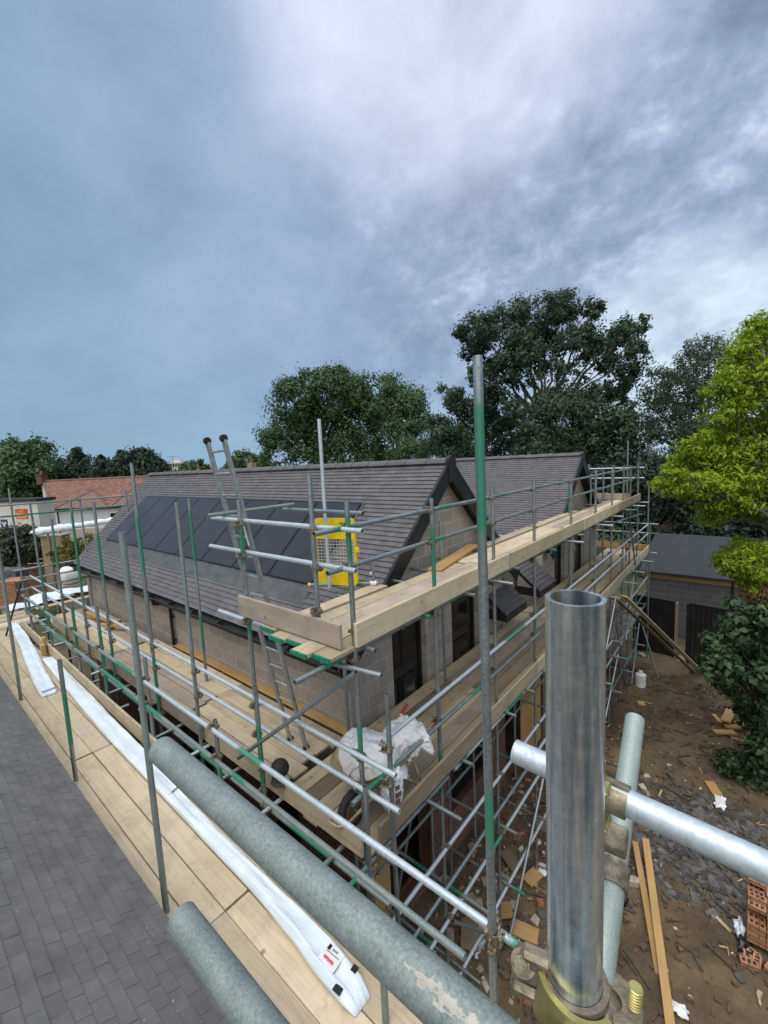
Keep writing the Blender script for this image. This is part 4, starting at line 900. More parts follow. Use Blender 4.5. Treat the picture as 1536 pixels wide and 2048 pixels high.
# detailed right-angle coupler of the near standard: forged cap, hinge, bolts and nuts
def bolt(mb, p, d, L, r=0.0075, turns=9, mi=0):
    d = V(d).normalized(); a, b2 = frame(d); n = 14; vs = []; rows = turns * 4
    for j in range(rows + 1):
        t = j / rows; rr = r * (1.0 + 0.13 * (1 if (j % 4) in (1, 2) else -1) * 0.8)
        vs += [V(p) + d * (L * t) + (a * math.cos(2 * PI * k / n) + b2 * math.sin(2 * PI * k / n)) * rr for k in range(n)]
    fs = [(j * n + k, j * n + (k + 1) % n, (j + 1) * n + (k + 1) % n, (j + 1) * n + k) for j in range(rows) for k in range(n)] + [tuple(range(n))[::-1], tuple(rows * n + k for k in range(n))]
    mb.add(vs, fs, mi)
def nut(mb, p, d, h=0.012, r=0.014, mi=0): mb.tube(V(p), V(p) + V(d).normalized() * h, r, 6, False, mi=mi); mb.tube(V(p) - V(d).normalized() * 0.002, V(p), r * 1.15, 16, False, mi=mi)
def band(mb, c, ax, ref, r0, r1, h, a0, a1, n=24, mi=0):
    """curved plate round direction ax, from angle a0 to a1 measured from ref"""
    ax = V(ax).normalized(); x = V(ref); x = (x - ax * x.dot(ax)).normalized(); y = ax.cross(x); vs = []
    for i in range(n + 1):
        th = math.radians(a0 + (a1 - a0) * i / n); e = x * math.cos(th) + y * math.sin(th)
        vs += [V(c) + e * r0 - ax * h, V(c) + e * r1 - ax * h, V(c) + e * r1 + ax * h, V(c) + e * r0 + ax * h]
    fs = []
    for i in range(n):
        for k in range(4): fs.append((i * 4 + k, i * 4 + (k + 1) % 4, i * 4 + 4 + (k + 1) % 4, i * 4 + 4 + k))
    fs += [(3, 2, 1, 0), (n * 4, n * 4 + 1, n * 4 + 2, n * 4 + 3)]; mb.add(vs, fs, mi)
def knuckle(mb, p, d, r, h, mi=0):
    d = V(d).normalized(); mb.tube(V(p) - d * h, V(p) + d * h, r, 24, False, mi=mi); mb.tube(V(p) + d * h, V(p) + d * (h + 0.004), r * 0.62, 24, False, mi=mi); mb.tube(V(p) + d * (h + 0.004), V(p) + d * (h + 0.006), r * 0.42, 20, False, mi=mi)
# coupler at the foot of the near standard: body, hinge, yellow flap with its slot, eye bolt and nut
def near_coupler():
    at = V((-0.1052, 0.3736, 7.094)); Z = V((0, 0, 1)); cd = V((0.22, -1, 0)).normalized(); sw = V((1, 0.22, 0)).normalized()
    m = MB(); band(m, at - Z * 0.016, Z, cd, 0.0246, 0.0300, 0.030, -178, 178, 40)
    hp_ = at - sw * 0.043 + cd * 0.006 + Z * 0.012
    m.box(hp_ + sw * 0.010, (0.030, 0.016, 0.034), (sw, cd, Z), 0.004); knuckle(m, hp_ - sw * 0.002, cd + Z * 0.7, 0.0115, 0.008)
    m.box(hp_ - Z * 0.026 + sw * 0.002, (0.034, 0.022, 0.014), (sw, cd, Z), 0.005)
    m.box(at - Z * 0.05 + cd * 0.034, (0.05, 0.02, 0.05), (sw, cd, Z), 0.005)
    m.box(at + sw * 0.040 - Z * 0.004, (0.040, 0.034, 0.010), ((sw - Z * 0.35).normalized(), cd, (Z + sw * 0.35).normalized()), 0.004)
    o = m.build('coupler', 'zinc_coupler', sn, smooth=35)
    ZT = (Z + sw * 0.22).normalized(); y = MB(); band(y, at + Z * 0.006, ZT, cd, 0.0312, 0.0350, 0.0065, -64, 58, 26)
    for a0, a1 in ((-64, -16), (20, 58)): band(y, at - ZT * 0.014, ZT, cd, 0.0312, 0.0350, 0.0135, a0, a1, 10)
    band(y, at + Z * 0.006 + ZT * 0.0062, ZT, cd, 0.0308, 0.0366, 0.0016, -64, 58, 26)
    y.build('coupler_flap', 'yellow_passivated_zinc', sn, smooth=35)
    q = MB(); e = at + cd * 0.040 - Z * 0.012; q.tube(e - Z * 0.035 - cd * 0.0, e + Z * 0.010, 0.0078, 16, False); q.build('eye_bolt', 'zinc_coupler', sn, smooth=35); q = MB()
    bp = at + sw * 0.047 + cd * -0.004; bolt(q, bp - Z * 0.045, Z + sw * 0.05, 0.072, 0.0056, 24); nut(q, bp - Z * 0.022, Z, 0.010, 0.0115)
    q.build('coupler_bolt', 'yellow_passivated_zinc', sn, smooth=30)
    f = MB(); band(f, at + sw * 0.030 + Z * 0.002, Z, sw, 0.010, 0.026, 0.0045, -80, 80, 16); f.build('washer_plate', 'zinc_coupler', sn, smooth=35)
near_coupler()
# the clamp that holds the bright rail to the transom behind the near standard
k0 = g0 + gd * 0.42; kp = s0 + sd * ((k0 - s0).dot(sd)); kt = (kp - k0)
for c_, a_, r_ in ((k0, gd, kt), (kp, sd, -kt)):
    m = MB(); band(m, c_, a_, r_, 0.0245, 0.030, 0.024, -170, 170); m.build('coupler', 'zinc_coupler', sn, smooth=35)
m = MB()
tn = V((0, 0, 1)); side = sd * 0.042
m.box((k0 + kp) / 2, (0.05, 0.05, 0.03), (gd, gd.cross(kt).normalized(), kt.normalized()), 0.004)
m.build('coupler_block', 'zinc_coupler', sn, smooth=35)
m = MB(); bp = kp - sd * 0.030 + V((0.0, -0.030, -0.045)); bolt(m, bp, (0.05, -0.05, 1), 0.115, 0.008, 12); nut(m, bp + V((0.004, -0.004, 0.075)), (0.05, -0.05, 1), 0.014, 0.016); m.box(bp + V((0.002, 0.012, 0.068)), (0.05, 0.045, 0.010), ch=0.003); m.box(bp + V((0, 0.010, -0.004)), (0.055, 0.05, 0.012), ch=0.004)
m.build('coupler_bolt', 'yellow_passivated_zinc', sn, smooth=30)

# ------------------------------------------------------------------ loose boards of the decks
random.seed(12)
ORD = ['first', 'second', 'third', 'fourth', 'fifth', 'sixth', 'seventh']
def deck(x_rows, segs, axis, z, mats, where, outer, endp=(), jitter=0.012):
    """rows counted from the outer edge, segments named by what they lie beside"""
    for r, c in enumerate(x_rows):
        for s, (a, b2, beside) in enumerate(segs):
            ja, jb = random.uniform(-jitter, jitter) * 6, random.uniform(-jitter, jitter) * 6
            zz = z - 0.019 + random.uniform(-0.004, 0.004) + (0.004 if (r + s) % 2 else 0)
            if axis == 'Y': p, q = (c + random.uniform(-.003, .003), a + ja, zz), (c + random.uniform(-.003, .003), b2 + jb, zz)
            else: p, q = (a + ja, c + random.uniform(-.003, .003), zz), (b2 + jb, c + random.uniform(-.003, .003), zz)
            board(p, q, 0.219, 0.038, mats[(r * 3 + s * 2 + random.randint(0, 1)) % len(mats)], f'{ORD[r]} row board from the {outer} on {where}, {beside}', endpaint='green_paint' if s in endp else None, ends=(0, 1))
deck([-2.74 - 0.229 * k for k in range(4)], [(2.32, 5.9, 'at the ladder corner'), (5.93, 9.8, 'in front of the near gable'), (9.83, 13.2, 'between the two gables'), (13.23, 16.3, 'at the far gable end')], 'Y', UP, ['pale_board_timber', 'board_timber', 'pale_board_timber', 'grey_board_timber'], 'upper deck', 'outer edge', endp=(0,))
for (a, b2, l) in ((2.45, 4.30, 'short inner scaffold board beside the ladder on the upper gable deck'), (7.2, 9.7, 'scaffold board lying against the near gable wall on the upper deck'), (9.9, 13.0, 'inner scaffold board by the valley between the gables on the upper deck')):
    board((-3.72, a, UP - 0.019), (-3.72, b2, UP - 0.019), 0.219, 0.038, 'pale_board_timber' if a < 5 else 'board_timber', l, endpaint='green_paint' if a < 3 else None)
board((-3.45, 5.2, UP + 0.022), (-3.82, 7.1, UP + 0.03), 0.22, 0.038, 'new_yellow_timber', 'loose yellow board lying askew across the upper deck below the near gable')
deck([-2.70 - 0.226 * k for k in range(6)], [(2.62, 5.9, 'near the wheelbarrow'), (5.92, 9.6, 'below the near gable'), (9.62, 13.4, 'beside the porch roofs'), (13.42, 18.1, 'towards the far end')], 'Y', DK, ['board_timber', 'dirty_board_timber', 'board_timber', 'grey_board_timber'], 'lower gable deck', 'outer edge')
deck([2.72 + 0.226 * k for k in range(5)], [(-6.5, -4.05, 'below the ladder'), (-10.0, -6.55, 'near the downpipe'), (-14.2, -10.05, 'towards the far left corner')], 'X', DK, ['board_timber', 'grey_board_timber', 'board_timber', 'pale_board_timber'], 'eave deck', 'outer toe board')
deck([1.165 + 0.226 * k for k in range(4)], [(-3.2, -0.35, 'nearest the camera'), (-6.6, -3.22, 'beside the tall left pole'), (-10.2, -6.62, 'beside the green topped pole'), (-14.0, -10.22, 'at the far end')], 'X', DK, ['pale_board_timber', 'board_timber', 'pale_board_timber', 'pale_board_timber'], 'near deck', 'tiled eave', jitter=0.004)
deck([-14.2 - 0.235 * k for k in range(7)], [(0.2, 2.5, 'lying crosswise')], 'Y', DK - 0.01, ['pale_board_timber', 'board_timber'], 'far left return deck', 'near side')
deck([-15.5 - 0.235 * k for k in range(4)], [(2.6, 6.4, 'at the far left')], 'Y', DK, ['board_timber', 'pale_board_timber'], 'end deck', 'left wall')
board((-3.98, 3.84, DK + 0.02), (-9.2, 3.84, DK + 0.02), 0.15, 0.03, 'new_yellow_timber', 'narrow yellowish board pushed against the block wall below the eave', name='ply_strip', cat='plywood', group='sheets and strips lying on the eave deck')
deck([-2.70 - 0.23 * k for k in range(4)], [(13.8, 17.2, 'at the far end')], 'Y', 2.02, ['grey_board_timber', 'dirty_board_timber'], 'lowest lift', 'outer edge')

def sheet(name, label, cat, c, size, rot, mat, group=None, th=0.012):
    m = MB(); m.box((0, 0, 0), (size[0], size[1], th), ch=0.002); o = m.build(name, mat, loc=c); o.rotation_euler = (random.uniform(-.02, .02), random.uniform(-.02, .02), rot); return tag(o, label, cat, group)
GS = 'sheets and strips lying on the eave deck'
def onz(x, y, dz=0.0): p = PZ(x, y, DK + dz); return p
sheet('plywood_sheet', 'rust stained orange plywood sheet lying on the eave deck behind the tall green pole', 'plywood', onz(300, 1305, 0.02), (1.5, 0.5), 0.05, 'orange_plywood', GS)
sheet('plywood_sheet', 'wide pale plywood sheet on the eave deck left of the downpipe', 'plywood', onz(235, 1245, 0.02), (2.2, 0.62), 0.0, 'board_timber', GS)
sheet('plywood_sheet', 'yellowish plywood sheet on the eave deck right of the downpipe foot', 'plywood', onz(352, 1312, 0.025), (1.5, 0.40), 0.0, 'new_yellow_timber', GS)
sheet('white_board', 'white sheet of board lying on the eave deck near the toe board', 'board', onz(326, 1343, 0.05), (0.8, 0.30), -0.25, 'white_paint', GS)
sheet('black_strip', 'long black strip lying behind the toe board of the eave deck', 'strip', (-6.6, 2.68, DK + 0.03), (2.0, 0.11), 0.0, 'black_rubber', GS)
sheet('black_strip', 'dark strip lying at the foot of the block wall near the ladder', 'strip', (-6.2, 3.64, DK + 0.012), (3.6, 0.05), 0.0, 'black_rubber', GS)  # thin black strip along the wall foot
sheet('felt_offcut', 'dark grey felt offcut lying at the far left corner of the decks', 'offcut', onz(62, 1238, 0.03), (1.3, 0.7), 0.2, 'felt_roof', GS)
for k, (x, y, a, L) in enumerate(((205, 1237, 0.3, 1.3), (218, 1243, -0.2, 1.0), (190, 1232, 0.1, 1.5), (226, 1250, 0.5, 0.7))):
    p = onz(x, y, 0.05 + 0.03 * k); d = V((math.cos(a), math.sin(a), 0)) * L / 2
    board(p - d, p + d, 0.10, 0.05, 'orange_plywood', ['long brown batten at the bottom of the pile by the left wall corner', 'second brown batten in the pile by the left wall corner', 'brown batten furthest left in the pile by the wall corner', 'short brown batten on top of the pile by the wall corner'][k], name='timber_batten', cat='batten', group='brown battens at the left wall corner')
sheet('black_tray', 'small black tray lying by the left end of the block wall', 'tray', onz(182, 1217, 0.1), (0.9, 0.3), 0.9, 'black_plastic')
for k, (x, y, s_) in enumerate(((577, 1612, 0.14), (588, 1607, 0.10))):
    sheet('slate_piece', ['broken slate piece on the corner of the eave deck', 'smaller slate piece beside the broken one on the eave deck corner'][k], 'slate', onz(x, y, 0.02 + 0.02 * k), (s_, s_ * 0.7), 0.6 * k, 'slate_shard', None, 0.02)
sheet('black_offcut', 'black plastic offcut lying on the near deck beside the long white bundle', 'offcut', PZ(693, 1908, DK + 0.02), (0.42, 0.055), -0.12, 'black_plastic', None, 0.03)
# black cap hung on the eave scaffold near the corner
t = thing('black_hat', 'black cap hanging on the green spliced pole of the eave scaffold', 'hat', (-3.93, 2.62, 4.1))
m = MB(); m.ball((-3.93, 2.62, 4.20), (0.11, 0.10, 0.10), 14, 8); m.box((-3.95, 2.60, 4.09), (0.16, 0.10, 0.18), ch=0.03); m.build('crown', 'black_rubber', t, smooth=60)
MB().ball((-3.86, 2.54, 4.10), (0.10, 0.08, 0.012), 14, 6).build('peak', 'black_rubber', t, smooth=60)

# ------------------------------------------------------------------ ladder
lad = thing('ladder', 'aluminium ladder leaning from the eave deck up past the upper deck corner', 'ladder', (-4.45, 3.27, DK))
LB = [V((-4.61, 3.27, DK)), V((-4.29, 3.28, DK))]; LT = [PY(417, 885, 2.50) + V((-0.02, 0, 0)), PY(448, 880, 2.50)]
lf = (LT[0] - LB[0]).normalized()
for p, q in zip(LB, LT):
    m = MB(); m.bar(p, q, 0.030, 0.072, up=V((1, 0, 0)), ch=0.003)
    so = m.build('stile', 'aluminium', lad)
    m = MB(); m.box(q + lf * 0.012, (0.045, 0.085, 0.05), ch=0.012); m.tube(q + lf * 0.02 - V((0.022, 0, 0)), q + lf * 0.02 + V((0.022, 0, 0)), 0.04, 14, False); m.build('end_cap', 'black_rubber', so, smooth=40)
    m = MB(); m.box(p - lf * 0.0 + V((0, 0, 0.02)), (0.05, 0.085, 0.05), ch=0.008); m.build('foot', 'black_rubber', so)
LL = (LT[0] - LB[0]).length; nr = int(LL / 0.252)
for k in range(nr):
    t_ = (0.20 + k * 0.252) / LL; p = LB[0].lerp(LT[0], t_); q = LB[1].lerp(LT[1], t_)
    MB().tube(p, q, 0.0145, 10, False).build('rung', 'aluminium', lad, smooth=40)
mq = MB(); cst = LB[1].lerp(LT[1], 0.74); mq.box(cst + V((0.0, -0.040, 0)), (0.026, 0.004, 0.30), (V((1, 0, 0)), lf.cross(V((1, 0, 0))), lf)); mq.build('sticker', 'white_paint', lad)

# ------------------------------------------------------------------ yellow ladder gate
gat = thing('ladder_gate', 'yellow safety gate with a cream wire mesh panel standing on the upper deck corner', 'safety gate', (-4.1, 3.8, UP))
GA, GB = V((-4.44, 3.78, UP)), V((-3.86, 3.98, UP)); gx = (GB - GA).normalized(); gz = V((0, 0, 1)); gy = gz.cross(gx)
zt = 0.94
def gpanel(z0, z1, top):
    w = (GB - GA).length; pts = []
    def arc(cx, cz, r, a0, a1): return [(cx + r * math.cos(math.radians(a0 + (a1 - a0) * k / 6)), cz + r * math.sin(math.radians(a0 + (a1 - a0) * k / 6))) for k in range(7)]
    if top: pts = [(0, z0), (w, z0)] + arc(w - 0.07, z1 - 0.07, 0.07, 0, 90) + arc(0.07, z1 - 0.07, 0.07, 90, 180)
    else: pts = arc(0.07, z0 + 0.07, 0.07, 180, 270) + arc(w - 0.07, z0 + 0.07, 0.07, 270, 360) + [(w, z1), (0, z1)]
    m = MB(); m.poly([GA + gx * u + gz * z for u, z in pts], -gy, 0.03); return m
gpanel(0.66, zt, True).build('upper_panel', 'yellow_paint', gat); gpanel(0.03, 0.30, False).build('lower_panel', 'yellow_paint', gat)
w = (GB - GA).length
for u in (0.012, w - 0.012): MB().bar(GA + gx * u + gz * 0.10 + gy * 0.012, GA + gx * u + gz * 0.86 + gy * 0.012, 0.03, 0.032, ch=0.004).build('side_post', 'yellow_paint', gat)
MB().bar(GA - gx * 0.05 + gz * 0.12 + gy * 0.05, GA - gx * 0.05 + gz * 0.86 + gy * 0.05, 0.022, 0.022).build('hinge_post', 'yellow_paint', gat)
MB().box(GB + gx * 0.02 + gz * 0.52, (0.06, 0.03, 0.07), (gx, gy, gz), 0.008).build('latch', 'yellow_paint', gat)
m = MB()
for k in range(1, 13): u = w * k / 13; m.tube(GA + gx * u + gz * 0.29 + gy * 0.012, GA + gx * u + gz * 0.67 + gy * 0.012, 0.004, 5, False)
for k in range(1, 9): z = 0.28 + 0.39 * k / 9; m.tube(GA + gz * z + gy * 0.008, GB + gz * z + gy * 0.008, 0.004, 5, False)
m.build('wire_mesh', 'cream_mesh_steel', gat)
t = thing('prop_stand', 'grey prop tube with a short upright lying across the upper deck below the yellow gate', 'tube', (-4.1, 3.9, UP))
pa, pb = PZ(617, 1170, UP + 0.03), PZ(757, 1166, UP + 0.03)
MB().tube(pa, pb, 0.0242, 14).build('tube', 'weathered_galvanised_steel', t, smooth=40)
MB().tube(pa - (pb - pa).normalized() * 0.004, pa + (pb - pa).normalized() * 0.03, 0.028, 14, False).build('end_cap', 'yellow_paint', t, smooth=40)
pj = pa.lerp(pb, 0.93); m = MB(); m.tube(pj, pj + V((0, 0, 0.30)), 0.02, 14); m.build('upright', 'galvanised_steel', t, smooth=40)
m = MB(); band(m, pj, pb - pa, V((0, 0, 1)), 0.0245, 0.034, 0.04, -178, 178); m.ball(pj + V((-0.05, 0.03, 0.12)), 0.03); m.build('coupler', 'white_paint', t, smooth=40)

# ------------------------------------------------------------------ wheelbarrow with white sacks
wb = thing('wheelbarrow', 'dusty tan wheelbarrow with red grips on the lower deck corner', 'wheelbarrow', (-2.92, 3.3, DK))
wc = V((-2.95, 2.78, DK + 0.195))
m = MB(); n = 28
for j in range(n):
    pass
vs = []
for i in range(n):
    th = 2 * PI * i / n; c = wc + V((0, math.cos(th), math.sin(th))) * 0.155
    for k in range(8):
        ph = 2 * PI * k / 8; tread = 0.006 if (i % 2 and k in (0, 1, 7)) else 0
        vs.append(c + V((math.sin(ph) * 0.045, 0, 0)) + V((0, math.cos(th), math.sin(th))) * ((0.04 + tread) * math.cos(ph)))
fs = [(i * 8 + k, i * 8 + (k + 1) % 8, ((i + 1) % n) * 8 + (k + 1) % 8, ((i + 1) % n) * 8 + k) for i in range(n) for k in range(8)]
m.add(vs, fs); wheel = m.build('wheel', 'black_rubber', wb, smooth=50)
m = MB(); m.tube(wc - V((0.035, 0, 0)), wc + V((0.035, 0, 0)), 0.118, 20, False); m.build('rim', 'rusty_brown_steel', wheel, smooth=40)
m = MB(); m.tube(wc - V((0.10, 0, 0)), wc + V((0.10, 0, 0)), 0.012, 10, False); m.build('axle', 'green_paint', wheel)
m = MB()
for sx in (-1, 1):
    hx = -2.93 + sx * 0.24
    pts = [wc + V((sx * 0.09, -0.02, 0)), V((-2.93 + sx * 0.16, 3.05, DK + 0.33)), V((hx, 3.55, DK + 0.42)), V((hx, 4.02, DK + 0.62))]
    for p, q in zip(pts, pts[1:]): m.tube(p, q, 0.016, 10, False)
    m.tube(V((hx, 3.50, DK + 0.42)), V((hx + sx * 0.03, 3.62, DK + 0.01)), 0.015, 8, False); m.tube(V((hx + sx * 0.03, 3.62, DK + 0.012)), V((hx, 3.30, DK + 0.35)), 0.012, 8, False)
pts = [wc + V((-0.09, -0.02, 0.0)), wc + V((-0.10, -0.20, 0.0)), wc + V((-0.05, -0.27, 0.02)), wc + V((0.05, -0.27, 0.02)), wc + V((0.10, -0.20, 0.0)), wc + V((0.09, -0.02, 0))]
for p, q in zip(pts, pts[1:]): m.tube(p, q, 0.013, 8, False)
m.build('frame', 'dusty_tan_paint', wb, smooth=50)
for sx in (-1, 1):
    hx = -2.93 + sx * 0.24; p = V((hx, 3.90, DK + 0.565)); q = V((hx, 4.05, DK + 0.635)); MB().tube(p, q, 0.021, 12, False).build('grip', 'red_plastic', wb, smooth=40)
m = MB(); nu = 28
def tray_ring(t, inner):
    out = []; sx, sy = 0.19 + 0.13 * t, 0.26 + 0.20 * t; cy = 3.22 - 0.05 * t + 0.02
    for k in range(nu):
        th = 2 * PI * k / nu; c, s_ = math.cos(th), math.sin(th); e = 0.62
        x = math.copysign(abs(c) ** e, c) * (sx - inner); y = math.copysign(abs(s_) ** e, s_) * (sy - inner)
        out.append(V((-2.93 + x, cy + y - 0.07 * t * (1 if y < 0 else 0), DK + 0.33 + 0.26 * t + (0.05 * t if y < 0 else 0))))
    return out
rings = [tray_ring(t_, 0) for t_ in (0, 0.33, 0.66, 0.95, 1.0)] + [[v + V((0, 0, 0.012)) for v in tray_ring(1.04, 0)]] + [tray_ring(t_, 0.008) for t_ in (1.0, 0.5, 0.02)]
vs = [v for r_ in rings for v in r_]; fs = [(j * nu + k, j * nu + (k + 1) % nu, (j + 1) * nu + (k + 1) % nu, (j + 1) * nu + k) for j in range(len(rings) - 1) for k in range(nu)] + [tuple(range(nu))[::-1], tuple((len(rings) - 1) * nu + k for k in range(nu))]
m.add(vs, fs); m.build('tray', 'dusty_tan_paint', wb, smooth=50)
def sack(name, label, c, rad, seed, drape=0.35, rot=0, n1=90, n2=56, sharp=0.10):
    m = MB(); o1 = seed * 13.7
    th = np.pi * np.arange(n2)[:, None] / (n2 - 1) + 0 * np.arange(n1)[None]; a = 2 * np.pi * np.arange(n1)[None] / n1 + 0 * th
    x0, y0, z0 = np.sin(th) * np.cos(a), np.sin(th) * np.sin(a), np.cos(th)
    rid = lambda u, v, s_, k: 1 - np.abs(2 * vnoise(u + o1, v + o1, s_, k) - 1)
    f = 1 + sharp * 1.5 * (rid(x0 + 0.7 * z0, y0 - 0.6 * z0, 0.55, 1) - 0.5) + sharp * (rid(x0 - 0.8 * z0, y0 + 0.5 * z0, 0.27, 2) - 0.5) + 0.5 * sharp * (rid(x0 + z0, y0 + z0, 0.13, 3) - 0.5) + 0.28 * (vnoise(x0 + 5 + o1, y0 + z0 * 0.5, 0.9, 4) - 0.5)
    X, Y, Z = x0 * rad[0] * f, y0 * rad[1] * f, z0 * rad[2] * f
    Z = Z - drape * np.maximum(0, (x0 ** 2 + y0 ** 2) * f ** 2 - 0.55) * rad[2]
    def P(i, j): return V((c[0] + X[j, i] * math.cos(rot) - Y[j, i] * math.sin(rot), c[1] + X[j, i] * math.sin(rot) + Y[j, i] * math.cos(rot), c[2] + Z[j, i]))
    grid_mesh(m, P, n1, n2, closed_u=True); return tag(m.build(name, 'white_sack', smooth=75, loc=c), label, 'sack', 'white sacks in the wheelbarrow')
sack('white_sack', 'crumpled white sack draped over the front of the wheelbarrow', (-3.02, 3.12, DK + 0.62), (0.34, 0.27, 0.14), 1, 1.6, 0.3, sharp=0.22)
sack('white_sack', 'twisted white sack heaped at the handle end of the wheelbarrow', (-2.80, 3.56, DK + 0.66), (0.25, 0.19, 0.14), 2, 0.9, 0.8, sharp=0.34)
hang = sack('white_sack', 'white sack with a brown print hanging down the outer side of the wheelbarrow', (-2.62, 3.04, DK + 0.44), (0.08, 0.15, 0.21), 3, 0.0, 0.2, sharp=0.22)
m = MB(); 
for dz, dy, ww in ((0.06, 0.0, 0.05), (-0.02, 0.01, 0.07), (-0.09, 0.0, 0.05)): m.box((-2.498, 2.98 + dy, DK + 0.45 + dz), (0.006, ww, 0.05), (V((1, 0, 0.1)).normalized(), V((0.2, 1, 0)).normalized(), V((0, 0, 1))))
o = m.build('print', 'rusty_brown_steel'); ROOTS.remove(o); o.parent = hang; o.matrix_parent_inverse = Matrix.Translation(-V(hang.location))

# ------------------------------------------------------------------ long white wrapped bundles on the near deck
def bundle(name, label, pts, w, h, seed, mat='white_polythene', tape=True, z0=DK):
    """pts: centre line (x, y, width factor, height factor)"""
    t = thing(name, label, 'bundle', (pts[0][0], pts[0][1], z0), 'white polythene wrapped bundles')
    r = random.Random(seed); ph = [r.uniform(0, 6.28) for _ in range(8)]; m = MB(); nu, nv = 44, 260
    P0 = [V((p[0], p[1], 0)) for p in pts]; Ls = [0]
    for a, b2 in zip(P0, P0[1:]): Ls.append(Ls[-1] + (b2 - a).length)
    def at(s):
        for k in range(len(P0) - 1):
            if s <= Ls[k + 1] + 1e-9: break
        u = (s - Ls[k]) / (Ls[k + 1] - Ls[k]); us = u * u * (3 - 2 * u)
        c = P0[k].lerp(P0[k + 1], u); return c, pts[k][2] + (pts[k + 1][2] - pts[k][2]) * us, pts[k][3] + (pts[k + 1][3] - pts[k][3]) * us, (P0[k + 1] - P0[k]).normalized()
    def P(i, j):
        e = j / (nv - 1); s = Ls[-1] * e; c, wf, hf, d = at(s); side = V((-d.y, d.x, 0)); th = 2 * PI * i / nu
        end = min(1, min(e, 1 - e) * Ls[-1] / 0.10) ** 0.5
        x = math.copysign(abs(math.cos(th)) ** 0.55, math.cos(th)); z = math.copysign(abs(math.sin(th)) ** 0.75, math.sin(th))
        f = 1 + 0.05 * math.sin(1.3 * s + ph[0]) + 0.02 * math.sin(4.1 * s + ph[1] + 2 * th)
        wr = 0.0
        if z > 0.0: wr = 0.009 * (1 - 2 * abs(math.sin(2.6 * x + 0.55 * s + ph[2] + 1.1 * math.sin(0.7 * s + ph[3])))) + 0.006 * (1 - 2 * abs(math.sin(4.7 * x - 0.8 * s + ph[4]))) + 0.004 * math.sin(3.1 * s + 3 * x + ph[5]) + 0.003 * math.sin(11 * s - 5 * x + ph[1])
        hz = (z * 0.5 + 0.5) * h * hf * (0.25 + 0.75 * end)
        q = c + side * (x * w * wf * 0.5 * f * (0.85 + 0.15 * end)); return V((q.x, q.y, z0 + 0.004 + max(0, hz + wr * hf * (1 if hz > 0.01 else 0))))
    grid_mesh(m, P, nu, nv, closed_u=True)
    m.f.append(tuple(range(nu))[::-1]); m.f.append(tuple((nv - 1) * nu + k for k in range(nu))); m.m += [0, 0]
    m.build('wrapping', mat, t, smooth=70); return t, at, Ls[-1]
t1, at1, L1 = bundle('wrapped_bundle', 'shorter white polythene bundle at the far end of the near deck', [(-14.3, 1.95, 0.8, 0.8), (-12.6, 1.86, 1.0, 1), (-11.0, 1.72, 1.15, 1), (-10.0, 1.62, 1.05, 0.9), (-9.0, 1.56, 1.0, 0.8)], 0.22, 0.09, 4)
t2, at2, L2 = bundle('wrapped_bundle', 'long white polythene bundle running along the near deck with a printed label at its end', [(-10.9, 1.93, 1.0, 0.7), (-9.0, 1.88, 1.25, 0.9), (-7.0, 1.84, 1.2, 0.9), (-5.9, 1.83, 1.2, 0.9), (-5.0, 1.80, 0.9, 1.0), (-4.0, 1.79, 0.85, 1.0), (-3.2, 1.80, 0.85, 1.0), (-2.6, 1.785, 1.05, 1.0), (-2.25, 1.765, 1.2, 1.0), (-2.0, 1.75, 1.1, 0.8), (-1.86, 1.742, 0.95, 0.5)], 0.175, 0.09, 9)
def tape(x, y, lx, ly, dz, mat, rot=0.07):
    m = MB(); c, s_ = math.cos(rot), math.sin(rot); m.box((x, y, DK + dz), (lx, ly, 0.006), (V((c, s_, 0)), V((-s_, c, 0)), V((0, 0, 1)))); return m
tape(-2.02, 1.832, 0.045, 0.045, 0.080, None).build('tape', 'black_plastic', t2); tape(-2.03, 1.672, 0.065, 0.045, 0.078, None).build('tape', 'black_plastic', t2)
lb = tape(-2.20, 1.765, 0.16, 0.13, 0.095, None).build('label', 'white_paint', t2)
tape(-2.255, 1.81, 0.025, 0.035, 0.099, None).build('mark', 'black_plastic', lb); tape(-2.20, 1.813, 0.05, 0.012, 0.099, None).build('print', 'print_grey', lb); tape(-2.2, 1.787, 0.12, 0.006, 0.099, None).build('print', 'print_grey', lb)
m = MB()
for k in range(7): m.box((-2.245 + k * 0.0145, 1.745 + 0.001 * (k % 3), DK + 0.099), (0.011, 0.018 + 0.004 * (k % 2), 0.005))
m.build('print', 'print_red', lb)
tape(-9.06, 1.565, 0.02, 0.20, 0.085, None, 0.02).build('tape', 'black_plastic', t1)
mm = MB(); mm.box((-4.86, 1.84, DK + 0.10), (0.012, 0.17, 0.006), (V((0.95, 0.3, 0)).normalized(), V((-0.3, 0.95, 0)).normalized(), V((0, 0, 1)))); mm.build('tape', 'black_plastic', t2)
# short steel ties and a strip between the boards
for k, (x, y) in enumerate(((210, 1510), (62, 1385))):
    p = PZ(x, y, DK + 0.006)
    sheet('black_strap', ['short black strap lying across the near deck boards beside the long bundle', 'dark strap across the near deck boards by the tiled eave at the far end'][k], 'strap', p, (0.03, 0.26 if k == 0 else 0.5), 0.1, 'black_rubber', None, 0.008)
sheet('grey_offcut', 'flat pale grey offcut lying between the toe board and the long white bundle', 'offcut', PZ(262, 1455, DK + 0.02), (1.7, 0.12), -0.02, 'flat_concrete', None, 0.02)
t = thing('black_prop', 'thin black bar leaning on the far left guard rail', 'bar', PZ(12, 1270, DK)); MB().bar(PZ(12, 1272, DK + 0.02), PZ(43, 1163, DK) * 0.0 + PX(43, 1163, -13.4), 0.03, 0.03).build('bar', 'black_plastic', t)

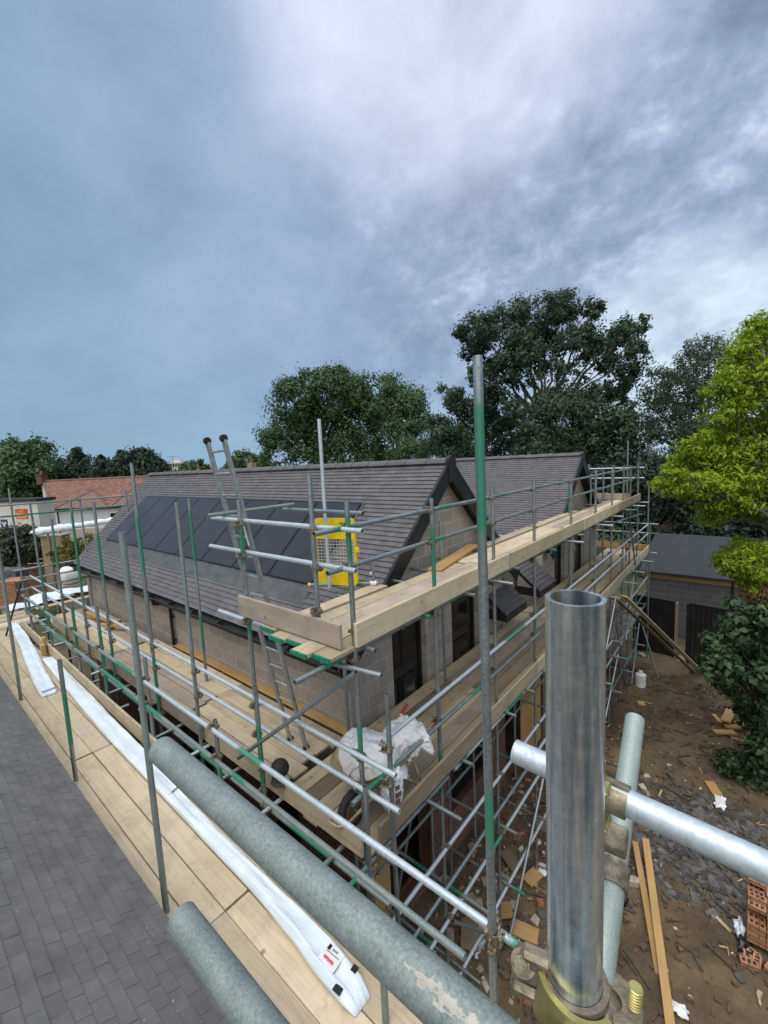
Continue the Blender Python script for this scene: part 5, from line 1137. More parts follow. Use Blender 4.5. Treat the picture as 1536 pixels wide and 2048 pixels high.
# ------------------------------------------------------------------ the neighbouring tiled roof under the photographer
nb = thing('neighbouring_house', 'neighbouring house whose dark plain tiled roof fills the lower left foreground', 'house', (-5, -2.0, 0))
ang = math.radians(29); ns_ = V((0, -math.cos(ang), math.sin(ang))); nn = V((0, math.sin(ang), math.cos(ang))); no = V((0, 1.045, 4.30)); NU = V((-1, 0, 0))
m = MB(); tiles(m, no, NU, ns_, nn, lambda a: -0.6, lambda a: 17.0, 2.9, gauge=0.098, tw=0.152, lift=0.009, jit=0.0022)
nr_ = m.build('roof', 'near_dark_tile', nb)
m = MB(); m.poly([no + U * 0.55 - nn * 0.01, no + U * 0.55 + ns_ * 2.9 - nn * 0.01, no - U * 17.0 + ns_ * 2.9 - nn * 0.01, no - U * 17.0 - nn * 0.01][::-1], nn, 0.1); m.box((-8.2, 0.98, 4.20), (17.4, 0.04, 0.16)); m.build('fascia', 'black_fascia', nr_)
b = MB(); b.box((-8.2, 0.74, 2.1), (17.2, 0.3, 4.2)); b.box((-8.2, -2.5, 2.1), (17.2, 0.3, 4.2)); b.build('wall', 'stock_brick', nb)

# cement splash dried on the big near rail
m = MB(); nu, nv = 90, 60; r0_ = 0.0246
U_ = np.linspace(-0.285, -0.135, nu)[None] + np.zeros((nv, 1)); A_ = np.radians(np.linspace(5, 120, nv))[:, None] + np.zeros((1, nu))
e_ = ((U_ + 0.200) / 0.052) ** 2 + ((np.degrees(A_) - 62) / 27) ** 2; nz_ = vnoise(U_ * 90, A_ * 4.5, 1.0, 5) * 0.6 + vnoise(U_ * 260, A_ * 13, 1.0, 6) * 0.5
ok_ = (nz_ - 0.75 * e_) > 0.22
for j in range(nv - 1):
    for i in range(nu - 1):
        if ok_[j, i] and ok_[j, i + 1] and ok_[j + 1, i] and ok_[j + 1, i + 1]:
            vs = []
            for jj, ii in ((j, i), (j, i + 1), (j + 1, i + 1), (j + 1, i)):
                rr_ = r0_ + 0.0009 * nz_[jj, ii]; vs.append((U_[jj, ii], 0.302 - rr_ * math.cos(A_[jj, ii]), NZ + 0.0035 + rr_ * math.sin(A_[jj, ii])))
            m.add(vs, [(0, 1, 2, 3)])
m.build('cement_splash', 'dried_cement', sn, smooth=60)

# ------------------------------------------------------------------ the yard: rubble, timbers, bricks
def scatter(name, mat, n, region, smin, smax, flat, label, cat, seed, dens=None):
    r = random.Random(seed); m = MB(); k = 0; tries = 0
    while k < n and tries < n * 30:
        tries += 1; x, y = region(r)
        if dens and r.random() > dens(x, y): continue
        s = smin + (smax - smin) * r.random() ** 2.2; a = r.uniform(0, 2 * PI); tz = r.gauss(0, 0.22); ty = r.gauss(0, 0.22)
        X = V((math.cos(a), math.sin(a), tz)).normalized(); Y = V((-math.sin(a), math.cos(a), ty)); Y = (Y - X * Y.dot(X)).normalized(); Z = X.cross(Y)
        h = max(0.006, s * flat * r.uniform(0.5, 1.4)); ny = s * r.uniform(0.35, 1.0)
        c = V((x, y, GZ(x, y) + h * 0.35 + r.random() * 0.012))
        q = [(-1, -1), (1, -1), (1, 1), (-1, 1)]; j = lambda: r.uniform(0.55, 1.0)
        top = [c + X * (u * s / 2 * j()) + Y * (v * ny / 2 * j()) + Z * (h / 2) for u, v in q]; bot = [p - Z * h + (p - c) * 0.08 for p in top]
        m.add(top + bot, [(0, 1, 2, 3), (7, 6, 5, 4), (0, 4, 5, 1), (1, 5, 6, 2), (2, 6, 7, 3), (3, 7, 4, 0)]); k += 1
    o = m.build(name, mat); return tag(o, label, cat, kind='stuff')
def reg_yard(r): return r.uniform(-3.9, 2.2), r.uniform(3.5, 16.5)
def reg_slate(r): return r.gauss(-0.15, 0.75), r.gauss(9.6, 0.75)
def reg_under(r): return r.uniform(-3.9, -1.2), r.uniform(3.2, 11)
def bandw(x, y): return 1.0
scatter('slate_rubble', 'slate_shard', 2400, reg_slate, 0.03, 0.24, 0.10, 'heap of broken dark slates spread across the muddy yard', 'rubble', 1)
scatter('slate_rubble', 'slate_shard', 450, reg_under, 0.02, 0.20, 0.12, 'scattered dark slate fragments below the gable scaffold', 'rubble', 2)
scatter('brick_rubble', 'brick_shard', 500, reg_under, 0.03, 0.16, 0.5, 'broken red brick pieces below the gable scaffold', 'rubble', 3)
scatter('stone_rubble', 'pale_rubble', 500, reg_yard, 0.012, 0.08, 0.5, 'small pale stones strewn in the mud', 'rubble', 4)
scatter('stone_rubble', 'pale_rubble', 300, reg_under, 0.03, 0.24, 0.35, 'pale rubble and plaster lumps under the gable scaffold', 'rubble', 14)
scatter('mud_clods', 'mud', 2400, reg_yard, 0.015, 0.12, 0.5, 'lumps of brown mud over the yard', 'mud', 6)
def sticks(name, mat, n, region, l0, l1, label, cat, seed):
    r = random.Random(seed); m = MB()
    for _ in range(n):
        x, y = region(r); a = r.uniform(0, PI); L = r.uniform(l0, l1); d = V((math.cos(a), math.sin(a), r.gauss(0, 0.08))) * L / 2; c = V((x, y, GZ(x, y) + 0.03)); m.bar(c - d, c + d, r.uniform(0.008, 0.035), r.uniform(0.006, 0.02))
    return tag(m.build(name, mat), label, cat, kind='stuff')
sticks('timber_splinters', 'timber_scrap', 200, reg_yard, 0.04, 0.28, 'splinters and lath scraps littering the yard', 'timber scraps', 7)
sticks('dead_twigs', 'bark', 420, reg_yard, 0.08, 0.5, 'dark twigs lying in the mud', 'twigs', 8)
def timber(px0, px1, w, t_, mat, label, z0=None, z1=None, cat='timber', group='timbers lying in the yard', P0=None, P1=None, lift=0.0):
    def g(px): p = PZ(px[0], px[1], 0.0); return V((p.x, p.y, GZ(p.x, p.y) + t_ / 2 + 0.015 + lift))
    a = P0 if P0 is not None else g(px0); c = P1 if P1 is not None else g(px1)
    return board(a, c, w, t_, mat, label, name='timber', cat=cat, group=group)
p2 = PZ(1352, 2075, 0.05); p2.z = 0.09
timber(None, None, 0.115, 0.045, 'new_yellow_timber', 'wide yellow plank lying across the mud at the bottom of the yard', P0=V((*PZ(1291, 1682, 0.16).xy, 0.20)), P1=V((*PZ(1345, 2085, 0.12).xy, 0.12)))
timber(None, None, 0.10, 0.045, 'new_yellow_timber', 'second yellow plank tucked under the wide one in the yard', P0=V((*PZ(1270, 1684, 0.10).xy, 0.10)), P1=V((*PZ(1318, 1950, 0.06).xy, 0.06)))
tp0, tp1 = PX(1248, 1192, -2.45), PZ(1404, 1345, 0.0)
timber(None, None, 0.20, 0.038, 'pale_board_timber', 'long pale plank leaning from the far scaffold down to the bushes', P0=tp0, P1=tp1, group='planks leaning on the far scaffold'); 
timber(None, None, 0.16, 0.038, 'dirty_board_timber', 'dark plank leaning beside the long pale one', P0=tp0 + V((-0.16, -0.05, -0.12)), P1=tp1 + V((-0.2, -0.15, 0.0)), group='planks leaning on the far scaffold')
OFFC = 'timber offcuts dropped in the yard'
for k, (a, c, w, t_, l, lb_) in enumerate((((1427, 1428), (1442, 1445), 0.10, 0.03, 0, 'thin offcut lying left of the offcut heap'), ((1462, 1428), (1450, 1452), 0.22, 0.05, 0.13, 'broad offcut tilted on top of the offcut heap'), ((1450, 1455), (1485, 1458), 0.16, 0.05, 0.05, 'offcut in the middle of the offcut heap'), ((1470, 1448), (1492, 1460), 0.14, 0.05, 0.09, 'offcut sticking out to the right of the offcut heap'), ((1428, 1464), (1470, 1466), 0.18, 0.05, 0.02, 'flat offcut at the front of the offcut heap'), ((1462, 1474), (1500, 1482), 0.06, 0.04, 0, 'thin stick below the offcut heap'), ((1457, 1388), (1490, 1416), 0.08, 0.04, 0, 'pale stick lying beside the bush'), ((1275, 1376 + 27), (1289, 1404), 0.20, 0.04, 0, 'small square of yellow board below the white container'), ((1358, 1318), (1364, 1330), 0.24, 0.04, 0, 'pale square offcut in the middle of the far yard'), ((1418, 1567), (1436, 1592), 0.2, 0.04, 0, 'stained square of board on the broken slates'), ((1432, 1830), (1462, 1862), 0.05, 0.03, 0, 'grey lath lying beside the brick stack'), ((1280, 1312), (1292, 1322), 0.2, 0.03, 0, 'grey offcut at the foot of the far scaffold'))):
    timber(a, c, w, t_, 'new_yellow_timber' if k not in (6, 8, 10, 11) else 'board_timber', lb_, cat='offcut', group=OFFC, lift=l)
t = thing('white_container', 'dirty white plastic container standing in the yard near the far scaffold', 'container', PZ(1281, 1372, 0))
c = PZ(1281, 1372, 0); m = MB(); m.tube(c, c + V((0, 0, 0.40)), 0.155, 20, False, r1=0.15); m.tube(c + V((0, 0, 0.40)), c + V((0, 0, 0.46)), 0.15, 20, False, r1=0.06); m.build('body', 'white_sack', t, smooth=40); MB().tube(c + V((0, 0, 0.44)), c + V((0, 0, 0.52)), 0.055, 16, False).build('cap', 'white_paint', t, smooth=40)
# stack of perforated bricks at the right edge
bs = thing('brick_stack', 'stack of perforated red bricks at the right edge of the yard', 'brick stack', (0.75, 8.1, 0))
r = random.Random(5); BW, BL, BH = 0.1025, 0.215, 0.065
def brick(mb, c, rot, standing=False):
    X = V((math.cos(rot), math.sin(rot), 0)); Y = V((-math.sin(rot), math.cos(rot), 0)); Z = V((0, 0, 1))
    mb.box(c, (BL, BW, BH), (X, Y, Z), 0.003, 0)
    for k in (-1, 0, 1): mb.box(c + X * (k * 0.062) + Z * (BH / 2), (0.036, 0.05, 0.004), (X, Y, Z), 0, 1)
layers = 0
for lz in range(9):
    for ix in range(5):
        for iy in range(6):
            if lz > 4 + (ix + iy * 0.5) and r.random() < 0.7: continue
            if lz >= 7 and r.random() < 0.35: continue
            m = MB(); brick(m, V((0.42 + ix * 0.224 + r.uniform(-.004, .004), 7.85 + iy * 0.109 + r.uniform(-.004, .004), 0.05 + lz * 0.0665 + BH / 2)), r.uniform(-.03, .03))
            if lz >= 4 or ix == 0 or iy == 0: m.build('brick', ['orange_brick', 'dark_interior'], bs)
for k in range(10):
    m = MB(); x, y = r.uniform(0.25, 1.1), r.uniform(7.35, 7.75); c = V((x, y, GZ(x, y) + 0.05)); brick(m, c, r.uniform(0, PI)); o = m.build('loose_brick', ['orange_brick', 'dark_interior'], loc=c)
    tag(o, 'loose perforated brick dropped in front of the brick stack', 'brick', 'loose bricks in front of the brick stack')
m = MB(); gp = PZ(1515, 1885, 0); sackp = (gp.x, gp.y, 0.10)
def litter(name, label, px, rad, mat, seed, cat='litter', z=0.05):
    p = PZ(px[0], px[1], 0); m = MB(); q = random.Random(seed); ph = [q.uniform(0, 6.28) for _ in range(6)]; n1, n2 = 18, 12
    def P(i, j):
        th = PI * j / (n2 - 1); a = 2 * PI * i / n1; f = 1 + 0.25 * math.sin(4 * a + ph[0] + 2 * th) + 0.2 * math.sin(7 * a - 3 * th + ph[1])
        return V((p.x + math.sin(th) * math.cos(a) * rad[0] * f, p.y + math.sin(th) * math.sin(a) * rad[1] * f, GZ(p.x, p.y) + z + math.cos(th) * rad[2] * f))
    grid_mesh(m, P, n1, n2, closed_u=True); return tag(m.build(name, mat, smooth=50, loc=p), label, cat, 'plastic litter in the yard')
litter('plastic_wrap', 'torn black and clear plastic wrapping below the brick stack', (1490, 1895), (0.10, 0.30, 0.05), 'black_plastic', 1)
litter('plastic_wrap', 'crumpled white plastic on the black wrapping beside the brick stack', (1478, 1860), (0.07, 0.16, 0.06), 'white_polythene', 2, z=0.09)
litter('plastic_wrap', 'white plastic scrap lying by the foot of the long yellow plank', (1352, 2025), (0.14, 0.08, 0.03), 'white_sack', 3)
litter('plastic_wrap', 'white torn sheet lying on the broken slates', (1440, 1610), (0.10, 0.22, 0.02), 'white_sack', 4)
litter('plastic_wrap', 'dark bag lying behind the near pole beside the yellow planks', (1240, 1800), (0.10, 0.16, 0.07), 'black_plastic', 5)
litter('plastic_wrap', 'clear plastic scrap under the gable scaffold beside the brick wall', (1135, 1790), (0.12, 0.10, 0.05), 'white_sack', 6)
litter('plastic_wrap', 'second white scrap among the rubble under the gable scaffold', (1085, 1745), (0.09, 0.06, 0.03), 'white_sack', 7)
litter('foil_roll', 'silver foil scrap hanging in the rubble below the near rail', (955, 1900), (0.08, 0.16, 0.06), 'bright_galvanised_steel', 8, 'foil')
for k, (x, y, s_) in enumerate(((1095, 1660, 0.45), (1065, 1755, 0.35), (1020, 1720, 0.4), (1000, 1830, 0.4), (940, 1880, 0.45), (1050, 1870, 0.4))):
    p = PZ(x, y, 0); q = V((math.cos(k * 1.3), math.sin(k * 1.3), 0)) * s_ / 2; p.z = GZ(p.x, p.y) + 0.04 + 0.01 * k
    board(p - q, p + q, s_ * 0.62, 0.04, ('dirty_board_timber', 'new_yellow_timber')[k % 2], ['grey board offcut in the rubble right below the near pole top', 'yellow board offcut in the rubble between the scaffold legs', 'grey board offcut beside the brick wall rubble', 'yellow offcut close to the tall near pole foot', 'grey offcut at the corner of the brick wall', 'yellow offcut under the near guard rail'][k], name='timber', cat='offcut', group=OFFC)

# ------------------------------------------------------------------ garage and the black fence on the right
ga = thing('garage', 'low blockwork garage with a flat grey felt roof behind the far scaffold', 'garage', (0.5, 21.5, 0))
gYf = 20.0; gx0, gx1 = -3.15, 4.2; gtop = 2.68
m = MB(); wall_cols(m, 'Y', gYf + 0.25, 0.22, gx0 + 0.25, gx1, 0, gtop - 0.24, [])
m.box((gx0 + 0.36, gYf + 2.2, 1.2), (0.22, 3.6, 2.4)); m.build('wall', 'grey_block', ga)
m = MB(); m.box(((gx0 + gx1) / 2, gYf + 0.235, gtop - 0.17), (gx1 - gx0 - 0.3, 0.03, 0.26)); m.build('fascia', 'new_yellow_timber', ga)
m = MB(); rise = 0.90
m.poly([(gx0, gYf, gtop), (gx1, gYf, gtop), (gx1, gYf + 4.3, gtop + rise), (gx0, gYf + 4.3, gtop + rise)], (0, -rise, 4.3), 0.10); m.build('roof', 'felt_roof', ga)
m = MB(); m.tube((-0.12, gYf + 0.19, 0.3), (-0.12, gYf + 0.19, gtop - 0.1), 0.03, 10, False); m.build('drainpipe', 'black_plastic', ga)
fe = thing('black_fence', 'tall black boarded fence with grey posts in front of the garage', 'fence', (-0.6, 18.4, 0))
fy0, fy1 = 18.05, 17.35; xs_ = [-2.95, -1.62, -1.28, 0.45, 2.4]; pts = [V((x, fy0 + (fy1 - fy0) * (x + 2.95) / 5.35, 0)) for x in xs_]
for k in range(len(pts) - 1):
    if k == 1: continue
    a, c = pts[k], pts[k + 1]; n_ = 12; m = MB(); hh = [2.16, 0, 2.20, 2.16][k]
    for i in range(n_):
        p, q = a.lerp(c, (i + 0.03) / n_), a.lerp(c, (i + 0.97) / n_); m.box((p + q) / 2 + V((0, 0.01 * (i % 2), hh / 2)), ((q - p).length, 0.022, hh), ((q - p).normalized(), V((0, 0, 1)).cross((q - p).normalized()), V((0, 0, 1))))
    d_ = (c - a).normalized(); m.bar(a + V((0, 0, hh + 0.02)), c + V((0, 0, hh + 0.02)), 0.05, 0.04); m.build('panel', 'black_board_fence', fe)
for p in pts: MB().box(p + V((0, -0.03, 1.1)), (0.10, 0.10, 2.2), ch=0.01).build('post', 'dirty_board_timber' if -1.7 < p.x < -1.5 else 'black_board_fence', fe)

# ------------------------------------------------------------------ trees
random.seed(21)
def basept(x, y, d): p = PD(x, y, d); return (p.x, p.y, 0)
tree('oak_tree', 'tall dark oak with open branches rising above the second gable', 'tree', basept(1075, 930, 31), pxblobs([(950, 655, 36), (985, 690, 46), (1012, 632, 34), (1040, 668, 44), (1075, 640, 40), (1122, 612, 34), (1145, 655, 46), (1090, 700, 46), (1185, 620, 22), (1165, 690, 40), (1215, 690, 34), (1255, 665, 32), (1280, 650, 18), (1262, 715, 30), (1245, 755, 30), (1215, 735, 24), (1020, 735, 34), (975, 735, 26), (940, 700, 20), (1130, 745, 30, 0.5), (1060, 755, 26, 0.35), (1000, 775, 30, 0.7), (1165, 785, 32, 0.7), (1205, 785, 26), (955, 755, 24), (1095, 805, 26, 0.3), (1030, 815, 26, 0.4), (1050, 715, 30), (1235, 800, 20)], 31, 1.6, seed=1), 40000, 0.22, 'oak_leaf', 0.28, 0.5, clump=0.36, nclump=15, seed=1, twigs=5, shell=0.35, long=1.6)
tree('oak_tree', 'lower dark oak crown spreading below the tall oak behind the gables', 'tree', basept(960, 930, 33), pxblobs([(905, 800, 32), (925, 850, 44), (880, 870, 36), (965, 800, 30, 0.6), (975, 850, 44), (1020, 880, 44), (1010, 830, 30, 0.5), (890, 905, 40), (950, 905, 40)], 33, 1.5, seed=2), 24000, 0.23, 'oak_leaf', 0.3, 0.5, clump=0.42, nclump=15, seed=2, shell=0.3)
tree('oak_tree', 'dark leafy tree filling in behind the second gable verge', 'tree', basept(1150, 950, 29), pxblobs([(1090, 840, 50), (1140, 815, 46), (1190, 830, 48), (1120, 880, 50), (1180, 885, 56), (1230, 870, 46), (1070, 890, 40), (1215, 915, 50), (1250, 840, 34)], 29, 1.4, seed=3), 26000, 0.23, 'oak_leaf', 0.3, 0.5, clump=0.42, nclump=16, seed=3, shell=0.3)
tree('broad_tree', 'broad dark green tree standing left of the other trees behind the solar panels', 'tree', basept(640, 940, 42), pxblobs([(575, 775, 26), (620, 765, 32), (665, 755, 26), (600, 800, 46), (650, 800, 46), (700, 790, 36), (590, 850, 50), (650, 855, 58), (710, 850, 56), (560, 890, 36), (620, 905, 50), (690, 905, 50), (735, 825, 36), (725, 785, 34), (550, 870, 26), (690, 775, 30)], 42, 2.2, seed=4), 46000, 0.27, 'mid_leaf', 0.42, 0.45, clump=0.42, nclump=18, seed=4, shell=0.3)
tree('broad_tree', 'lighter green tree beside the broad dark tree behind the solar panels', 'tree', basept(790, 930, 44), pxblobs([(770, 780, 30), (810, 790, 36), (835, 815, 26), (760, 830, 40), (800, 845, 48), (845, 855, 26), (770, 890, 46), (825, 900, 40)], 44, 2.0, seed=5), 28000, 0.27, 'light_leaf', 0.38, 0.45, clump=0.42, nclump=17, seed=5, shell=0.3)
tree('feathery_tree', 'feathery grey green tree at the right edge of the sky behind the lime coloured tree', 'tree', basept(1390, 950, 27), pxblobs([(1395, 705, 30), (1425, 700, 30), (1440, 740, 40), (1375, 745, 36), (1320, 765, 34), (1350, 790, 42), (1405, 785, 48), (1310, 815, 40), (1360, 850, 54), (1420, 850, 56), (1330, 900, 54), (1390, 920, 60), (1450, 910, 50), (1290, 860, 30)], 27, 1.5, seed=6), 24000, 0.22, 'feather_leaf', 0.3, 0.5, clump=0.40, nclump=20, seed=6, long=3.4, shell=0.4, droop=0.5)
tree('ivy_bank', 'dark ivy covered bank of trees behind the far end of the scaffold', 'ivy', basept(1290, 1000, 25.5), pxblobs([(1200, 960, 60), (1260, 960, 66), (1320, 980, 70), (1390, 990, 80), (1460, 1000, 80), (1530, 1000, 80), (1250, 1030, 60), (1320, 1050, 60), (1400, 1050, 60), (1480, 1050, 60), (1540, 1060, 60), (1180, 1010, 40)], 26.5, 0.8, seed=7), 22000, 0.26, 'ivy_leaf', 0.3, 0.5, clump=0.5, nclump=16, seed=7, shell=0.3)
LIME = pxblobs([(1515, 660, 34), (1536, 700, 60), (1490, 700, 26), (1475, 740, 34), (1520, 760, 60), (1450, 790, 34), (1500, 820, 52), (1440, 850, 38), (1480, 880, 50), (1540, 860, 60), (1400, 905, 34), (1440, 925, 44), (1500, 940, 60), (1360, 930, 28), (1345, 962, 30), (1390, 970, 38), (1450, 985, 46), (1520, 1000, 50), (1430, 1030, 30), (1560, 760, 60), (1580, 900, 70), (1475, 1125, 34, 1.3), (1515, 1110, 44, 1.3), (1550, 1130, 50), (1500, 1150, 30), (1450, 1120, 18)], 10.5, 0.8, seed=8)
tree('lime_tree', 'bright yellow green tree leaning in at the right edge', 'tree', (2.6, 13.2, 0), LIME, 56000, 0.10, 'lime_leaf', 0.16, 0.6, clump=0.46, nclump=30, seed=8, flat=0.55, droop=0.6, long=2.5, shell=0.3, twigs=4)
BUSH = pxblobs([(1440, 1290, 30), (1470, 1265, 34), (1510, 1240, 44), (1500, 1300, 50), (1440, 1335, 34), (1545, 1290, 50), (1475, 1350, 44), (1525, 1370, 50), (1550, 1430, 46), (1510, 1430, 30), (1530, 1500, 40), (1550, 1560, 50), (1500, 1545, 34), (1460, 1530, 24), (1520, 1590, 30)], 9.9, 0.7, seed=9)
tree('leafy_bush', 'oak leaved green bush on the right edge of the yard', 'bush', (0.85, 12.6, 0), BUSH, 15000, 0.135, 'bush_leaf', 0.08, 0.6, clump=0.38, nclump=22, seed=9, long=1.7, shell=0.3)
tree('rusty_shrub', 'shrub with rusty orange leaf tips hanging above the green bush', 'shrub', (0.9, 12.9, 0), pxblobs([(1500, 1185, 22), (1525, 1200, 24), (1530, 1175, 20)], 10.3, 0.3, seed=10), 900, 0.10, 'rusty_leaf', 0.04, 0.6, clump=0.5, nclump=12, seed=10)
tree('yellowing_bush', 'olive yellow bush low behind the green bush at the yard edge', 'bush', (0.9, 14.4, 0), pxblobs([(1520, 1150, 30), (1535, 1440, 30), (1500, 1400, 22), (1440, 1560, 20), (1490, 1615, 26)], 10.8, 0.3, seed=13), 3000, 0.10, 'yellowing_leaf', 0.04, 0.6, clump=0.5, nclump=14, seed=13)
# left side
tree('broad_tree', 'round green tree at the far left behind the white house', 'tree', basept(50, 1000, 48), pxblobs([(20, 915, 30), (45, 900, 26), (75, 908, 30), (100, 930, 26), (15, 955, 36), (60, 950, 40), (110, 960, 26), (-20, 930, 40), (30, 985, 30), (90, 985, 30)], 48, 2, seed=14), 13000, 0.42, 'light_leaf', 0.4, 0.45, clump=0.4, nclump=16, seed=14, shell=0.3)
def conifer(label, pts, d, seed):
    tree('conifer', label, 'conifer', basept(pts[0][0], 960, d), pxblobs(pts, d, 1.2, seed=seed), 7000, 0.42, 'conifer_leaf', 0.25, 0.5, 'dark conifers behind the red roofed house', seed=seed, clump=0.62, nclump=9, long=2.4, droop=0.7, twigs=2, shell=0.2)
conifer('pointed dark conifer left of centre behind the red roofed house', [(153, 901, 6), (152, 911, 11), (146, 922, 15), (160, 924, 14), (150, 938, 22), (170, 940, 16), (132, 944, 16), (155, 956, 26)], 50, 31)
conifer('short dark conifer beside the pointed one behind the red roof', [(203, 916, 5), (204, 925, 10), (198, 935, 14), (212, 938, 14), (190, 945, 18), (205, 952, 22), (185, 955, 20)], 50, 32)
conifer('leftmost stem of the wide conifer clump behind the red roof', [(243, 905, 5), (244, 915, 10), (250, 924, 14), (240, 935, 17), (256, 940, 20), (245, 955, 26), (228, 950, 14)], 48, 33)
conifer('tallest bushy conifer behind the right end of the red roof', [(284, 902, 8), (276, 909, 12), (292, 912, 14), (268, 920, 16), (284, 925, 20), (300, 926, 16), (275, 942, 26), (298, 946, 26)], 47, 34)
conifer('right hand low conifer behind the right end of the red roof', [(312, 920, 8), (308, 930, 14), (320, 938, 14), (312, 950, 20), (330, 950, 12)], 48, 35)
for k, (x, y, rp, d) in enumerate(((385, 935, 16, 95), (400, 930, 9, 95), (490, 925, 22, 80), (470, 935, 16, 80), (525, 930, 20, 75))):
    tree('small_tree', ['low tree right of the distant flats above the ridge', 'pointed small tree beside the low one right of the distant flats', 'rounded small tree on the skyline right of the ladder', 'low shrub like tree on the skyline beside the ladder', 'small tree on the skyline left of the broad dark tree'][k], 'tree', basept(x, 960, d), pxblobs([(x, y, rp), (x + rp, y + 8, rp * 0.8), (x - rp * 0.7, y + 8, rp * 0.8)], d, 1, seed=40 + k), 1600, 0.6, 'mid_leaf', 0.3, 0.4, 'small trees on the skyline', seed=40 + k, clump=0.5, nclump=10, twigs=0)

# ------------------------------------------------------------------ houses at the far left
rh = thing('red_roofed_house', 'white rendered house with a red tiled roof and a brick chimney at the far left', 'house', (PD(180, 1000, 42).x, PD(180, 1000, 42).y, 0))
hu = V((rt[0], rt[1], 0)).normalized(); hv = V((hu.y, -hu.x, 0))
RL, RR = PD(87, 963, 44.5), PD(300, 952.5, 44.5); EL, ER = PD(103, 1019, 41.0), PD(275, 1010.5, 41.0)
RR.z = RL.z; ER.z = EL.z; HR, HE = RL.z, EL.z
HL = (ER - EL).dot(hu)
def hp(u, v, z): return V((EL.x, EL.y, 0)) + hu * u + hv * v + V((0, 0, z))     # u along the eave, v towards the photographer
hs0 = hp((RL - EL).dot(hu), (RL - EL).dot(hv), HR) - hp(0, 0, HE); hd = -(RL - EL).dot(hv); hs = V((-hv.x * hd, -hv.y * hd, HR - HE)); hsl = hs.length; hs.normalize(); hn = hs.cross(hu)
if hn.z < 0: hn = -hn
ul, ur = (RL - EL).dot(hu), (RR - EL).dot(hu)
m = MB(); tiles(m, hp(0, 0, HE), hu, hs, hn, lambda a: ul * a / hsl, lambda a: HL + (ur - HL) * a / hsl, hsl, gauge=0.2, tw=0.3, lift=0.025)
q = [hp(0, 0, HE), hp(HL, 0, HE), hp(ur, -hd, HR), hp(ul, -hd, HR)]; m.poly([v - hn * 0.02 for v in q], hn, 0.12)
q2 = [hp(ul, -hd, HR), hp(ur, -hd, HR), hp(HL, -2 * hd, HE), hp(0, -2 * hd, HE)]; m.poly(q2, V((0, 0, 1)) - hv, 0.12)
hroof = m.build('roof', 'red_clay_tile', rh)
m = MB(); m.tube(hp(ul, -hd, HR + 0.02), hp(ur, -hd, HR + 0.02), 0.12, 10, False); m.tube(hp(ul, -hd, HR + 0.02), hp(0, 0.02, HE), 0.10, 8, False); m.build('ridge', 'brown_clay_tile', hroof)
m = MB(); m.box(hp(HL / 2, -0.45, HE / 2 - 0.05), (HL - 0.4, 0.3, HE - 0.1), (hu, hv, V((0, 0, 1))))
m.poly([hp(0.1, -0.4, 0), hp(0.1, -0.4, HE - 0.1), hp(ul + 0.1, -hd, HR - 0.15), hp(ul - 0.6, -hd - 1.0, HE + 0.5), hp(ul - 0.6, -hd - 1.0, 0)], hv - hu, 0.25)
m.box(hp(HL - 0.3, -hd, HE / 2), (0.3, hd * 1.8, HE), (hu, hv, V((0, 0, 1)))); m.box(hp(ul + 0.1, -hd - 0.2, HR * 0.5 - 0.2), (0.6, 0.5, HR - 0.4), (hu, hv, V((0, 0, 1)))); m.build('wall', 'white_render', rh)
def gablet(u0, wl, wr, t_pk, name='front_gablet'):
    m = MB(); z0 = HE + 0.03; dz = (HR - HE); A = hp(u0 - wl, 0.25, z0 + 0.02); B = hp(u0 + wr, 0.25, z0 + 0.02); Pk = hp(u0 + 0.2, -hd * t_pk * 0.55, HE + dz * t_pk); Bk = hp(u0 - 1.3, -hd * t_pk - 0.1, HE + dz * t_pk + 0.05)
    m.add([A, B, Pk, Bk], [(0, 1, 2), (1, 3, 2), (0, 2, 3)]); o = m.build(name, 'brown_clay_tile', hroof)
    m = MB(); m.tube(Pk + V((0, 0, 0.02)), Bk, 0.09, 8, False); m.tube(A, Pk, 0.08, 8, False); m.tube(B, Pk, 0.08, 8, False); m.build('hip_tiles', 'brown_clay_tile', o)
gablet(3.2, 2.9, 2.4, 0.62); gablet(7.4, 1.6, 2.2, 0.72)
ch = thing
m = MB(); c = hp(ul - 0.1, -hd, 0); ax = (hu, hv, V((0, 0, 1))); m.box(c + V((0, 0, HR + 0.2)), (0.55, 0.9, 1.0), ax); m.box(c + V((0, 0, HR + 0.72)), (0.66, 1.0, 0.12), ax); cho = m.build('chimney', 'red_brick', hroof); 
MB().tube(c + V((0, 0, HR + 0.78)), c + V((0, 0, HR + 1.1)), 0.14, 12, True).build('chimney_pot', 'red_clay_tile', cho)
m = MB(); ac = c + V((0, 0, HR + 1.0)); m.tube(ac, ac + V((0, 0, 0.9)), 0.015, 6, False); m.tube(ac + V((0, 0, 0.85)) - hv * 0.6, ac + V((0, 0, 0.85)) + hv * 0.6, 0.012, 6, False); m.build('aerial', 'dark_steel', cho)
def far_window(parent, c, ax, nrm, w, h):
    X, Z = ax, V((0, 0, 1)); m = MB()
    for s_ in (-1, 1): m.box(c + X * (s_ * w / 2) + nrm * 0.03, (0.08, 0.06, h + 0.08), (X, nrm, Z)); m.box(c + Z * (s_ * h / 2) + nrm * 0.03, (w, 0.058, 0.08), (X, nrm, Z))
    m.box(c + nrm * 0.03, (0.05, 0.056, h), (X, nrm, Z)); o = m.build('window', 'white_paint', parent); MB().box(c + nrm * 0.012, (w, 0.02, h), (X, nrm, Z)).build('pane', 'dark_glass', o)
far_window(rh, hp(6.1, -0.30, HE - 1.0), hu, hv, 1.5, 0.8)
